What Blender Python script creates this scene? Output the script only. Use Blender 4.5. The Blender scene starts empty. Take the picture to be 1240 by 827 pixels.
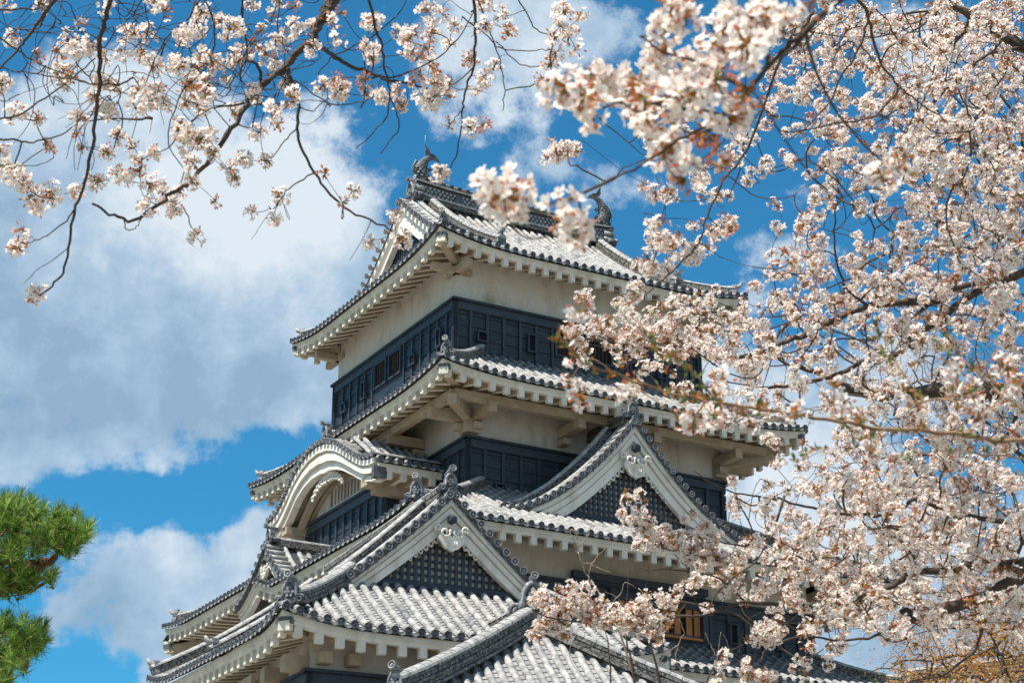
import bpy, math, random
import numpy as np
from math import sin, cos, pi, radians, sqrt, atan2

S = bpy.context.scene
COL = S.collection
rng = np.random.default_rng(7)
random.seed(7)

# ------------------------------------------------------------------ camera
FPX, CXP, CYP = 2350.0, 620.0, 413.5          # focal length in pixels of the 1240 px wide frame
PITCH = radians(21.7)
EYE = np.array([0.0, 0.0, 1.6])
cam_d = bpy.data.cameras.new('camera'); cam = bpy.data.objects.new('camera', cam_d); COL.objects.link(cam)
cam.location = EYE; cam.rotation_euler = (pi/2 + PITCH, 0, 0)
cam_d.sensor_width = 36; cam_d.lens = 36*FPX/1240
cam_d.clip_start = 0.1; cam_d.clip_end = 6000
cam_d.dof.use_dof = True; cam_d.dof.focus_distance = 40; cam_d.dof.aperture_fstop = 9.5
S.camera = cam

# ------------------------------------------------------------------ sky, sun, exposure
SUN_EL, SUN_AZ = radians(63), radians(230)     # azimuth from +Y towards +X : behind the viewer, a little to the left
S.view_settings.view_transform = 'Standard'; S.view_settings.look = 'None'
S.view_settings.gamma = 1; S.view_settings.exposure = 0.9
sun_d = bpy.data.lights.new('sun', 'SUN'); sun = bpy.data.objects.new('sun', sun_d); COL.objects.link(sun)
sun_d.energy = 4.3; sun_d.angle = radians(0.5); sun_d.color = (1.0, 0.955, 0.88)
sd = np.array([sin(SUN_AZ)*cos(SUN_EL), cos(SUN_AZ)*cos(SUN_EL), sin(SUN_EL)])
sun.rotation_euler = (pi/2 - SUN_EL, 0, pi - SUN_AZ)
sun.location = (0, 0, 60)

W = bpy.data.worlds.new('World'); S.world = W; W.use_nodes = True
nt = W.node_tree; nt.nodes.clear()
def WN(t, **k):
    n = nt.nodes.new(t)
    for a, b in k.items(): setattr(n, a, b)
    return n
def wl(a, b): nt.links.new(a, b)
def wmath(op, a, b=None, c=None):
    n = WN('ShaderNodeMath', operation=op)
    for i, x in enumerate((a, b, c)):
        if x is None: continue
        if isinstance(x, (int, float)): n.inputs[i].default_value = x
        else: wl(x, n.inputs[i])
    return n.outputs[0]
tc = WN('ShaderNodeTexCoord'); DIR = tc.outputs['Generated']
def wdot(v):
    n = WN('ShaderNodeVectorMath', operation='DOT_PRODUCT'); wl(DIR, n.inputs[0]); n.inputs[1].default_value = v
    return n.outputs['Value']
sky = WN('ShaderNodeTexSky', sky_type='NISHITA'); sky.sun_disc = False
sky.sun_elevation = SUN_EL; sky.sun_rotation = SUN_AZ
sky.air_density = 1.0; sky.dust_density = 0.4; sky.ozone_density = 3.0
# cloud banks placed by direction round a reference direction in the sky
fw = (0, cos(PITCH), sin(PITCH)); up = (0, -sin(PITCH), cos(PITCH))
den = wmath('MAXIMUM', wdot(fw), 0.05)
A = wmath('DIVIDE', wdot((1, 0, 0)), den)      # tangent-plane angles: 0.264 = 620 px
B_ = wmath('DIVIDE', wdot(up), den)
front = wmath('GREATER_THAN', wdot(fw), 0.1)
noise_v = WN('ShaderNodeTexNoise'); wl(DIR, noise_v.inputs['Vector'])
noise_v.inputs['Scale'].default_value = 9; noise_v.inputs['Detail'].default_value = 9; noise_v.inputs['Roughness'].default_value = 0.58
noise_f = WN('ShaderNodeTexNoise'); wl(DIR, noise_f.inputs['Vector'])
noise_f.inputs['Scale'].default_value = 28; noise_f.inputs['Detail'].default_value = 7; noise_f.inputs['Roughness'].default_value = 0.6
def blob(x, y, rx, ry, amp):
    cx_, cy_ = (x - CXP)/FPX, -(y - CYP)/FPX
    dx = wmath('DIVIDE', wmath('SUBTRACT', A, cx_), rx/FPX)
    dy = wmath('DIVIDE', wmath('SUBTRACT', B_, cy_), ry/FPX)
    r2 = wmath('ADD', wmath('MULTIPLY', dx, dx), wmath('MULTIPLY', dy, dy))
    return wmath('MULTIPLY', wmath('EXPONENT', wmath('MULTIPLY', r2, -1.0)), amp)
def total(lst):
    s = lst[0]
    for x in lst[1:]: s = wmath('ADD', s, x)
    return s
cov = total([blob(*b) for b in (
    (150, 370, 330, 170, 1.35), (380, 290, 110, 90, .7), (60, 150, 190, 110, .75), (330, 430, 150, 110, .6), (20, 560, 90, 50, .55),
    (240, 690, 170, 75, .95), (60, 760, 130, 40, .5), (350, 640, 70, 60, .6), (150, 700, 110, 50, .3), (300, 800, 170, 50, .8), (610, 50, 120, 60, .55), (640, 215, 60, 60, .45),
    (740, 230, 90, 60, .45), (730, 40, 100, 60, .55), (900, 500, 190, 140, .95), (950, 700, 260, 120, .95), (1120, 440, 90, 50, .4), (1060, 790, 190, 60, .75),
    (950, 300, 60, 25, .35), (1090, 50, 60, 80, .45), (480, 420, 50, 50, -.2), (200, 600, 190, 42, -.55))])
# clouds elsewhere round the sky
else_ = wmath('MULTIPLY', wmath('SUBTRACT', 1.0, front), 0.55)
cn = wmath('MULTIPLY', wmath('SUBTRACT', noise_v.outputs['Fac'], 0.5), 2.3)
cf = wmath('MULTIPLY', wmath('SUBTRACT', noise_f.outputs['Fac'], 0.5), 1.6)
raw = total([wmath('ADD', cov, else_), cn, cf])
ramp = WN('ShaderNodeMapRange'); ramp.interpolation_type = 'SMOOTHSTEP'
wl(raw, ramp.inputs['Value']); ramp.inputs['From Min'].default_value = 0.30; ramp.inputs['From Max'].default_value = 0.66
# brightness inside the cloud: bright billows and blue grey bases
bright = total([blob(*b) for b in ((310, 245, 150, 80, .95), (40, 130, 130, 80, .45), (230, 660, 150, 45, .5), (350, 520, 60, 45, .45), (300, 300, 90, 60, .3),
                                   (140, 500, 300, 50, -.28), (60, 300, 100, 50, .1), (200, 400, 130, 70, -.18), (940, 520, 200, 200, .35), (600, 60, 160, 90, .1), (110, 720, 60, 50, -.2))])
bsum = total([bright, wmath('MULTIPLY', wmath('SUBTRACT', noise_v.outputs['Fac'], .5), 2.0), wmath('MULTIPLY', wmath('SUBTRACT', noise_f.outputs['Fac'], .5), 1.9), 0.36, wmath('MULTIPLY', wmath('SUBTRACT', 1.0, ramp.outputs['Result']), .35)])
bramp = WN('ShaderNodeValToRGB'); wl(bsum, bramp.inputs['Fac'])
e = bramp.color_ramp.elements
e[0].position = 0.0; e[0].color = (.20, .29, .39, 1); e[1].position = 1.0; e[1].color = (.51, .56, .60, 1)
m = bramp.color_ramp.elements.new(0.45); m.color = (.29, .385, .485, 1)
skc = WN('ShaderNodeMix', data_type='RGBA', blend_type='MULTIPLY'); skc.inputs['Factor'].default_value = 1.0
wl(sky.outputs[0], skc.inputs['A']); skc.inputs['B'].default_value = (.20, .72, .86, 1)
bg1 = WN('ShaderNodeBackground'); wl(skc.outputs['Result'], bg1.inputs['Color']); bg1.inputs['Strength'].default_value = 0.09
bg2 = WN('ShaderNodeBackground'); wl(bramp.outputs['Color'], bg2.inputs['Color']); bg2.inputs['Strength'].default_value = 0.84
mx = WN('ShaderNodeMixShader'); wl(wmath('MULTIPLY', ramp.outputs['Result'], .93), mx.inputs[0]); wl(bg1.outputs[0], mx.inputs[1]); wl(bg2.outputs[0], mx.inputs[2])
wo = WN('ShaderNodeOutputWorld'); wl(mx.outputs[0], wo.inputs['Surface'])

S.cycles.use_denoising = True
S.cycles.max_bounces = 6; S.cycles.diffuse_bounces = 4; S.cycles.transmission_bounces = 4; S.cycles.transparent_max_bounces = 4

# ------------------------------------------------------------------ helpers
cP, sP = cos(PITCH), sin(PITCH)
def ray(x, y):
    c0, c2 = (x - CXP)/FPX, -(y - CYP)/FPX
    return np.array([c0, cP - sP*c2, sP + cP*c2])
def at(x, y, dist):
    """A world point at a distance in metres along the direction seen at x, y."""
    r = ray(x, y); return EYE + r/np.linalg.norm(r)*dist

def tag(o, label=None, cat=None, group=None, kind=None):
    if label: o['label'] = label
    if cat: o['category'] = cat
    if group: o['group'] = group
    if kind: o['kind'] = kind
    return o
def empty(name, loc=(0, 0, 0), rz=0.0, parent=None):
    o = bpy.data.objects.new(name, None); COL.objects.link(o); o.location = loc; o.rotation_euler = (0, 0, rz)
    o.empty_display_size = .5
    if parent: o.parent = parent
    return o

class MB:
    def __init__(s): s.v = []; s.f = []; s.m = []; s.sm = []
    def add(s, verts, faces, mat=0, smooth=False):
        b = len(s.v); s.v.extend([tuple(map(float, p)) for p in verts])
        for f in faces: s.f.append(tuple(i + b for i in f)); s.m.append(mat); s.sm.append(smooth)
    def box(s, T, s0, s1, d0, d1, z0, z1, mat=0):
        vs = [T(a, b, c) for a in (s0, s1) for b in (d0, d1) for c in (z0, z1)]
        s.add(vs, [(0, 1, 3, 2), (4, 6, 7, 5), (0, 4, 5, 1), (2, 3, 7, 6), (0, 2, 6, 4), (1, 5, 7, 3)], mat)
    def beam(s, p, q, w, h, mat=0, up=(0, 0, 1)):
        p = np.array(p, float); q = np.array(q, float); t = q - p; t /= np.linalg.norm(t)
        sd_ = np.cross(t, up); sd_ /= max(1e-9, np.linalg.norm(sd_)); u_ = np.cross(sd_, t)
        vs = [c + sd_*a*w/2 + u_*b*h/2 for c in (p, q) for a in (-1, 1) for b in (-1, 1)]
        s.add(vs, [(0, 1, 3, 2), (4, 6, 7, 5), (0, 4, 5, 1), (2, 3, 7, 6), (0, 2, 6, 4), (1, 5, 7, 3)], mat)
    def tube(s, pts, rad, n=6, mat=0, cap=True, upv=(0.1, .2, 1)):
        pts = [np.array(p, float) for p in pts]; k = len(pts)
        if not hasattr(rad, '__len__'): rad = [rad]*k
        vs = []
        for i, p in enumerate(pts):
            t = pts[min(i+1, k-1)] - pts[max(i-1, 0)]; t = t/max(1e-9, np.linalg.norm(t))
            a = np.cross(t, upv); a /= max(1e-9, np.linalg.norm(a)); b = np.cross(t, a)
            for j in range(n):
                w = 2*pi*j/n; vs.append(p + (a*cos(w) + b*sin(w))*rad[i])
        fs = [(i*n+j, i*n+(j+1) % n, (i+1)*n+(j+1) % n, (i+1)*n+j) for i in range(k-1) for j in range(n)]
        if cap: fs += [tuple(range(n))[::-1], tuple((k-1)*n+j for j in range(n))]
        s.add(vs, fs, mat, True)
    def cyl(s, c, axis, r, h, n=12, mat=0, mat_end=None):
        c = np.array(c, float); ax = np.array(axis, float); ax /= np.linalg.norm(ax)
        a = np.cross(ax, (0.03, 0.02, 1)); a /= np.linalg.norm(a); b = np.cross(ax, a)
        vs = [c + ax*q*h + (a*cos(2*pi*j/n) + b*sin(2*pi*j/n))*r for q in (0, 1) for j in range(n)]
        s.add(vs, [(j, (j+1) % n, n+(j+1) % n, n+j) for j in range(n)], mat, True)
        me = mat if mat_end is None else mat_end
        s.add(vs, [tuple(range(n)), tuple(range(n, 2*n))], me)
    def disc(s, c, axis, r, rim, face, n=12):
        rim = 6 if rim == 0 else rim
        """round tile end: rim ring, sunken face and a boss, looking along axis"""
        c = np.array(c, float); ax = np.array(axis, float); ax /= np.linalg.norm(ax)
        a = np.cross(ax, (0.03, 0.02, 1)); a /= np.linalg.norm(a); b = np.cross(ax, a)
        def ring(rr, q): return [c + ax*q + (a*cos(2*pi*j/n) + b*sin(2*pi*j/n))*rr for j in range(n)]
        vs = ring(r*1.05, -.05) + ring(r*1.05, .012) + ring(r*.80, .012) + ring(r*.74, -.010)
        s.add(vs, [(k*n+j, k*n+(j+1) % n, (k+1)*n+(j+1) % n, (k+1)*n+j) for k in range(3) for j in range(n)], rim, False)
        s.add(ring(r*.74, -.010), [tuple(range(n))], face)
        s.add(ring(r*.34, -.008) + ring(r*.30, .012), [(j, (j+1) % n, n+(j+1) % n, n+j) for j in range(n)] + [tuple(range(n, 2*n))], rim)
    def build(s, name, mats, parent=None, label=None):
        me = bpy.data.meshes.new(name)
        me.from_pydata(s.v, [], s.f)
        for mm in mats: me.materials.append(mm)
        me.polygons.foreach_set('material_index', s.m); me.polygons.foreach_set('use_smooth', s.sm)
        me.update()
        o = bpy.data.objects.new(name, me); COL.objects.link(o)
        if parent: o.parent = parent
        if label: o['label'] = label
        return o

# ------------------------------------------------------------------ materials
def new_mat(name):
    mt = bpy.data.materials.new(name); mt.use_nodes = True
    n = mt.node_tree; p = n.nodes['Principled BSDF']; return mt, n, p
def mat_noise(name, c1, c2, scale=3, rough=.8, detail=6, lo=.35, hi=.65, bump=0., bscale=20, c3=None, s3=1.0, lo3=.55, hi3=.75, stretch=(1, 1, 1), spec=.3, k3=1.0):
    mt, n, p = new_mat(name); N = n.nodes; L = n.links
    t = N.new('ShaderNodeTexCoord'); mp = N.new('ShaderNodeMapping'); mp.inputs['Scale'].default_value = stretch
    L.new(t.outputs['Object'], mp.inputs['Vector'])
    a = N.new('ShaderNodeTexNoise'); a.inputs['Scale'].default_value = scale; a.inputs['Detail'].default_value = detail; a.inputs['Roughness'].default_value = .62
    L.new(mp.outputs[0], a.inputs['Vector'])
    r = N.new('ShaderNodeValToRGB'); L.new(a.outputs['Fac'], r.inputs['Fac'])
    r.color_ramp.elements[0].position = lo; r.color_ramp.elements[0].color = (*c1, 1)
    r.color_ramp.elements[1].position = hi; r.color_ramp.elements[1].color = (*c2, 1)
    out = r.outputs['Color']
    if c3:
        b = N.new('ShaderNodeTexNoise'); b.inputs['Scale'].default_value = s3; b.inputs['Detail'].default_value = 8; b.inputs['Roughness'].default_value = .66
        L.new(mp.outputs[0], b.inputs['Vector'])
        mr = N.new('ShaderNodeMapRange'); mr.inputs['From Min'].default_value = lo3; mr.inputs['From Max'].default_value = hi3; mr.inputs['To Max'].default_value = k3
        L.new(b.outputs['Fac'], mr.inputs['Value'])
        mxn = N.new('ShaderNodeMix'); mxn.data_type = 'RGBA'
        L.new(mr.outputs[0], mxn.inputs['Factor']); L.new(out, mxn.inputs['A']); mxn.inputs['B'].default_value = (*c3, 1)
        out = mxn.outputs['Result']
    L.new(out, p.inputs['Base Color']); p.inputs['Roughness'].default_value = rough
    p.inputs['Specular IOR Level'].default_value = spec
    if bump:
        b2 = N.new('ShaderNodeTexNoise'); b2.inputs['Scale'].default_value = bscale; b2.inputs['Detail'].default_value = 8
        L.new(t.outputs['Object'], b2.inputs['Vector'])
        bp = N.new('ShaderNodeBump'); bp.inputs['Strength'].default_value = bump; bp.inputs['Distance'].default_value = .02
        L.new(b2.outputs['Fac'], bp.inputs['Height']); L.new(bp.outputs[0], p.inputs['Normal'])
    return mt
M = {}
M['plaster'] = mat_noise('wall_plaster', (.47, .43, .37), (.70, .66, .60), 1.3, .9, 8, .3, .7, .5, 9, c3=(.26, .20, .14), s3=1.3, lo3=.44, hi3=.70, k3=.8, stretch=(1, 1, .4))
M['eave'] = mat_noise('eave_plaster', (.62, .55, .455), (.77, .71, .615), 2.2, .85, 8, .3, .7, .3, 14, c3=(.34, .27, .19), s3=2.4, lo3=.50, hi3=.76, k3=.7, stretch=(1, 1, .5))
M['soffit'] = mat_noise('shaded_eave_plaster', (.32, .24, .16), (.46, .375, .275), 2.5, .9, 8, .3, .7, .3, 14, c3=(.27, .2, .14), s3=1.2, lo3=.5, hi3=.75, k3=.5)  # white eave plaster with the brown shade under the eaves put into its colour
M['barge'] = mat_noise('bargeboard_plaster', (.64, .58, .495), (.79, .74, .665), 2.0, .8, 8, .3, .7, .25, 14, c3=(.40, .31, .21), s3=2.6, lo3=.52, hi3=.78, k3=.75, stretch=(1, 1, .6))
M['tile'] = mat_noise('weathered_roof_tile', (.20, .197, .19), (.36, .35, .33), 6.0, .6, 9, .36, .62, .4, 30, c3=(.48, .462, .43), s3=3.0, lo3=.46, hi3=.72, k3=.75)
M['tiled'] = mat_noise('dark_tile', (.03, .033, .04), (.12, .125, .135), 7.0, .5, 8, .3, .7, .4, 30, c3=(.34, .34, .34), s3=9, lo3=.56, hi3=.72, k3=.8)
M['pan'] = mat_noise('pan_tile', (.17, .17, .172), (.34, .335, .325), 6.0, .6, 8, .3, .65, .4, 30, c3=(.46, .45, .43), s3=4, lo3=.56, hi3=.74, k3=.7)
M['ridge'] = mat_noise('ridge_stack_tile', (.02, .02, .02), (.26, .24, .21), 16.0, .7, 6, .40, .62, .8, 30)
M['rim'] = mat_noise('mid_grey_tile', (.09, .095, .105), (.26, .26, .265), 9.0, .5, 8, .34, .66, .4, 30, c3=(.44, .43, .42), s3=7, lo3=.52, hi3=.7, k3=.8)
M['board'] = mat_noise('navy_board', (.013, .017, .025), (.028, .036, .048), 3.0, .5, 8, .3, .7, .3, 30, c3=(.085, .095, .11), s3=2.5, lo3=.54, hi3=.8, stretch=(1, 1, 4), spec=.4, k3=.9)
M['batten'] = mat_noise('navy_batten', (.022, .028, .038), (.042, .052, .068), 4.0, .5, 6, .3, .7, .3, 30, spec=.4)
M['back'] = mat_noise('lattice_backing', (.50, .44, .35), (.64, .58, .48), 6, .9)
M['black'] = mat_noise('painted_opening_shade', (.006, .007, .008), (.012, .012, .013), 3, .9)  # black painted in for the unlit inside of windows, loopholes and vents
M['brown'] = mat_noise('brown_wood', (.11, .04, .014), (.22, .085, .03), 4, .6, 6, .3, .7, .3, 20, stretch=(1, 1, .2))
M['darkwood'] = mat_noise('dark_window_bar', (.035, .022, .014), (.09, .055, .035), 8, .7)
M['copper'] = mat_noise('green_copper', (.12, .26, .21), (.36, .46, .40), 6, .6)
M['cap'] = mat_noise('lead_cap', (.035, .04, .042), (.14, .145, .145), 5, .6, 6, .35, .65)
M['stone'] = mat_noise('castle_stone', (.16, .15, .13), (.34, .32, .29), 1.2, .9, 8, .35, .65, 1.0, 3)
M['ground'] = mat_noise('gravel_ground', (.20, .18, .15), (.32, .30, .26), 1.5, .95, 10, .3, .7, .6, 30, c3=(.07, .10, .04), s3=.05, lo3=.5, hi3=.6)
TM = [M['tile'], M['tiled'], M['pan'], M['ridge'], M['eave'], M['copper'], M['rim']]
TILE, TDARK, PAN, RIDGE, EAVEM, COPPER, RIM = range(7)

# ------------------------------------------------------------------ roof building
PITCH_T = 0.305
def frame(ox, oy, ax, ay, nx, ny):
    def T(s_, d, z): return (ox + ax*s_ + nx*d, oy + ay*s_ + ny*d, z)
    T.n = np.array([nx, ny, 0.]); T.a = np.array([ax, ay, 0.])
    return T
class Side:
    """one slope of a roof: eave of length L, run inwards, from z0 at the eave to z1, hips cut by kl/kr"""
    def __init__(s, T, L, run, z0, z1, kl=1., kr=1., up=.3, upw=3.2, curve=.22, extra=None, smin=None, smax=None, upl=1, upr=1):
        s.T, s.L, s.run, s.z0, s.z1, s.kl, s.kr, s.up, s.upw, s.curve, s.extra = T, L, run, z0, z1, kl, kr, up, upw, curve, extra
        s.smin, s.smax, s.upl, s.upr = smin, smax, upl, upr
    def lift(s, q):
        a = max(0., 1 - q/s.upw); b = max(0., 1 - (s.L - q)/s.upw)
        r = s.up*(a**2.2*s.upl + b**2.2*s.upr)
        return r + (s.extra(q) if s.extra else 0.)
    def z(s, q, d):
        t = max(0., d/s.run); g = t*(1 - s.curve) + s.curve*t*t
        return s.z0 + (s.z1 - s.z0)*g + s.lift(q)*max(0., 1 - t)
    def P(s, q, d, dz=0.): return s.T(q, d, s.z(q, d) + dz)
    def dlim(s, q):
        d = s.run
        if s.kl > 0: d = min(d, q/s.kl)
        if s.kr > 0: d = min(d, (s.L - q)/s.kr)
        return d

def tiles(mb, sd_, fine=True, d0=-0.06, discs=True, cuts=None):
    """cover tile rows, pan tiles between them, tile ends at the eave. cuts(q) -> (dmin, dmax)"""
    nrow = int((sd_.L - .1)/PITCH_T); off = (sd_.L - nrow*PITCH_T)/2
    T = sd_.T; a = T.a; n = T.n; r0 = .088
    for i in range(nrow + 1):
        q = off + i*PITCH_T; q = min(max(q, .03), sd_.L - .03)
        lo, hi = d0, sd_.dlim(q)
        if cuts:
            c_ = cuts(q); lo, hi = max(lo, c_[0]), min(hi, c_[1])
        if sd_.smin is not None and q < sd_.smin: continue
        if sd_.smax is not None and q > sd_.smax: continue
        if hi - lo > .05:
            k = max(1, int(round((hi - lo)/.30)))
            for j in range(k):
                da = lo + (hi - lo)*j/k; db = lo + (hi - lo)*(j + 1)/k + .02
                jit = random.uniform(-.009, .009)
                vs = []
                for dd, rr in ((da, r0*1.015), (db, r0*.975)):
                    base = np.array(sd_.P(q + jit, dd, .035 + jit*.5))
                    for h in range(8):
                        w = pi*h/7
                        vs.append(base + a*(-cos(w)*rr) + np.array([0, 0, 1])*(sin(w)*rr*1.05))
                mb.add(vs, [(h, h+1, 9+h, 8+h) for h in range(7)] + [tuple(range(8))], RIM if random.random() < .06 else TILE, False)
                for f_ in range(8): mb.sm[-1-f_] = f_ > 0
            if discs and lo == d0:
                c = np.array(sd_.P(q, d0, .05)) + n*(-.012)
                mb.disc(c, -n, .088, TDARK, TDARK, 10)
        # pan tiles in the gap to the next row
        if i < nrow:
            q2 = q + PITCH_T; qm = (q + q2)/2
            hi = sd_.dlim(qm) + .1; lo2 = d0
            hi = min(hi, sd_.run)
            if cuts:
                c_ = cuts(qm); lo2, hi = max(lo2, c_[0]), min(hi, c_[1])
            if hi - lo2 < .05: continue
            st = .115 if fine else .6
            k = max(1, int((hi - lo2)/st))
            for j in range(k):
                da = lo2 + (hi - lo2)*j/k; db = lo2 + (hi - lo2)*(j + 1)/k
                vs = []
                for dd, hz in ((da, .0), (da, .030), (db, .010)):
                    vs += [sd_.P(q + .02, dd, hz), sd_.P(qm, dd, hz - .030), sd_.P(q2 - .02, dd, hz)]
                mb.add(vs, [(3, 4, 7, 6), (4, 5, 8, 7)], PAN, False)
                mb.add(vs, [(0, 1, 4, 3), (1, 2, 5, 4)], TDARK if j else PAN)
            if lo2 == d0:   # curved lip of the eave pan
                vs = [sd_.P(q + .05, d0, .03), sd_.P(qm, d0, .0), sd_.P(q2 - .05, d0, .03), sd_.P(q2 - .06, d0, -.03), sd_.P(qm, d0, -.07), sd_.P(q + .06, d0, -.03)]
                vs = [np.array(v) - n*.01 for v in vs]
                mb.add(vs, [(0, 1, 4, 5), (1, 2, 3, 4)], TILE)
    # underlay slab
    K = max(8, int(sd_.L/.6)); J = 5; vs = []
    for i in range(K + 1):
        q = sd_.L*i/K
        for j in range(J + 1):
            d = sd_.run*j/J; qq = min(max(q, sd_.kl*d), sd_.L - sd_.kr*d)
            vs.append(sd_.P(qq, d, -.035))
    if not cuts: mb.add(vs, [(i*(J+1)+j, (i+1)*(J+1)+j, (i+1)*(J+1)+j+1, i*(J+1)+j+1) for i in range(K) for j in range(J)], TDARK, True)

def eaves(mb, sd_, over, rafter=.47, fasc=.20, drop=.0, cl=True, cr=True, hip=True):
    """white fascia, toothed rafter ends, rafters and soffit; over = distance from eave edge to wall"""
    T = sd_.T; L = sd_.L
    K = max(10, int(L/.35))
    def strip(dA, dB, zt, zb, mat):
        vs = []
        for i in range(K + 1):
            q = L*i/K; qa = min(max(q, sd_.kl*dA), L - sd_.kr*dA); qb = min(max(q, sd_.kl*dB), L - sd_.kr*dB)
            ez = sd_.z0 + sd_.lift(q)
            vs += [T(qa, dA, ez + zt), T(qa, dA, ez + zb), T(qb, dB, ez + zb), T(qb, dB, ez + zt)]
        fs = []
        for i in range(K):
            b = i*4
            for k in range(4): fs.append((b+k, b+4+k, b+4+(k+1) % 4, b+(k+1) % 4))
        fs += [(0, 1, 2, 3), (K*4, K*4+1, K*4+2, K*4+3)]
        mb.add(vs, fs, mat, False)
    strip(.05, .20, -.045, -.045 - fasc*.55, 0)
    strip(.09, .24, -.045 - fasc*.55, -.045 - fasc, 0)
    zb = -.045 - fasc
    # soffit
    J = 4; vs = []
    for i in range(K + 1):
        q = L*i/K
        for j in range(J + 1):
            d = .2 + (over - .18)*j/J; t = (d - .2)/(over - .2)
            qq = min(max(q, sd_.kl*d), L - sd_.kr*d)
            vs.append(T(qq, d, sd_.z0 + sd_.lift(q)*(1 - t) + zb + .0 + t*drop))
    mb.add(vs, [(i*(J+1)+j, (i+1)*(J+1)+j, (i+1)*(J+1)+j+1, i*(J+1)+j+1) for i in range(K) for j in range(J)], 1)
    # rafters with white ends
    k = int((L - .5)/rafter); o = (L - k*rafter)/2
    for i in range(k + 1):
        q = o + i*rafter; e = over
        if sd_.kl > 0: e = min(e, q/sd_.kl - .12)
        if sd_.kr > 0: e = min(e, (L - q)/sd_.kr - .12)
        if e < .3: e = .3
        w = .155; h = .15
        zt_ = sd_.z0 + sd_.lift(q) + zb + .01; mb.box(T, q - w/2 - .01, q + w/2 + .01, .10, .24, zt_ - .23, zt_, 0)
        vs = []
        for d, t in ((.145, 0), (e, (e - .2)/(over - .2))):
            zt = sd_.z0 + sd_.lift(q)*(1 - t) + zb + .01 + t*drop
            vs += [T(q - w/2, d, zt), T(q + w/2, d, zt), T(q + w/2, d, zt - h), T(q - w/2, d, zt - h)]
        mb.add(vs, [(0, 1, 2, 3), (4, 7, 6, 5)], 0)
        mb.add(vs, [(0, 1, 5, 4), (1, 2, 6, 5), (3, 7, 4, 0)], 1)  # rafter tops and sides take the plaster with shade in its colour
        mb.add(vs, [(2, 3, 7, 6)], 2)

def hip_rafter(mb, corner, inner, zc, zi):
    """thick white corner beam with a dark metal cap"""
    c = np.array([*corner, zc]); i = np.array([*inner, zi])
    t = (i - c); t /= np.linalg.norm(t)
    mb.beam(c + t*.10, i, .24, .26, 1)
    mb.beam(c - t*.04, c + t*.14, .28, .20, 0)
    side = np.cross(t, (0, 0, 1)); side /= np.linalg.norm(side)
    mb.beam(c - t*.07 + np.array([0, 0, .14]), c + t*.22 + np.array([0, 0, .14]), .36, .07, 3)
    mb.beam(c - t*.07 + side*.16 + np.array([0, 0, .10]), c + t*.20 + side*.16 + np.array([0, 0, .10]), .03, .13, 3)
    mb.beam(c - t*.07 - side*.16 + np.array([0, 0, .10]), c + t*.20 - side*.16 + np.array([0, 0, .10]), .03, .13, 3)

def sweep(mb, pts, prof, mats, closed=True, smooth=False, vert=(0, 0, 1)):
    """sweep a (side, up) profile along pts"""
    pts = [np.array(p, float) for p in pts]; k = len(pts); n = len(prof); vs = []
    for i, p in enumerate(pts):
        t = pts[min(i+1, k-1)] - pts[max(i-1, 0)]; t /= np.linalg.norm(t)
        sdv = np.cross(t, vert); sdv /= np.linalg.norm(sdv); u_ = np.cross(sdv, t)
        for a, b in prof: vs.append(p + sdv*a + u_*b)
    for j in range(n if closed else n-1):
        mb.add([], [], 0)
    fs = {}
    for i in range(k-1):
        for j in range(n if closed else n-1):
            fs.setdefault(mats[j], []).append((i*n+j, i*n+(j+1) % n, (i+1)*n+(j+1) % n, (i+1)*n+j))
    b = len(mb.v); mb.v.extend([tuple(map(float, p)) for p in vs])
    for mt_, ff in fs.items():
        for f in ff: mb.f.append(tuple(x+b for x in f)); mb.m.append(mt_); mb.sm.append(smooth)
    if closed:
        mb.f.append(tuple(range(b, b+n))); mb.m.append(mats[0]); mb.sm.append(False)
        mb.f.append(tuple(range(b+(k-1)*n, b+k*n))); mb.m.append(mats[0]); mb.sm.append(False)

def resample(pts, step):
    pts = np.array(pts, float); seg = np.linalg.norm(np.diff(pts, axis=0), axis=1); cum = np.concatenate([[0], np.cumsum(seg)])
    n = max(2, int(cum[-1]/step) + 1); t = np.linspace(0, cum[-1], n)
    return [np.array([np.interp(x, cum, pts[:, k]) for k in range(3)]) for x in t]

def ridge(mb, pts, w=.24, h=.26, top=.085, light=True):
    """stacked ridge: dark courses of flat tiles under a row of pale round tiles"""
    P = resample(pts, .28)
    nlay = max(2, int(h/.075)); 
    for l in range(nlay):
        z0, z1 = h*l/nlay, h*(l+1)/nlay - .014; ww = w*(.56 + .08*((l+1) % 2)) - .03*l/nlay
        sweep(mb, P, [(-ww, z0), (-ww, z1), (ww, z1), (ww, z0)], [RIDGE]*4)
        sweep(mb, P, [(-ww*.8, z1), (-ww*.8, z1+.016), (ww*.8, z1+.016), (ww*.8, z1)], [TDARK]*4)
    # pale capping tiles, each a short half round
    for i in range(len(P)-1):
        a, b = P[i], P[i+1]; t = b - a; ln = np.linalg.norm(t); t /= ln
        sdv = np.cross(t, (0, 0, 1)); sdv /= np.linalg.norm(sdv); u_ = np.cross(sdv, t)
        vs = []
        for p, rr in ((a, top*1.06), (b + t*.02, top*.95)):
            for j in range(8):
                w_ = pi*j/7; vs.append(p + u_*(h - .01) + sdv*(-cos(w_)*rr*1.5) + u_*(sin(w_)*rr))
        mb.add(vs, [(j, j+1, 9+j, 8+j) for j in range(7)] + [tuple(range(8)), tuple(range(8, 16))], TILE if light else TDARK)

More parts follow.
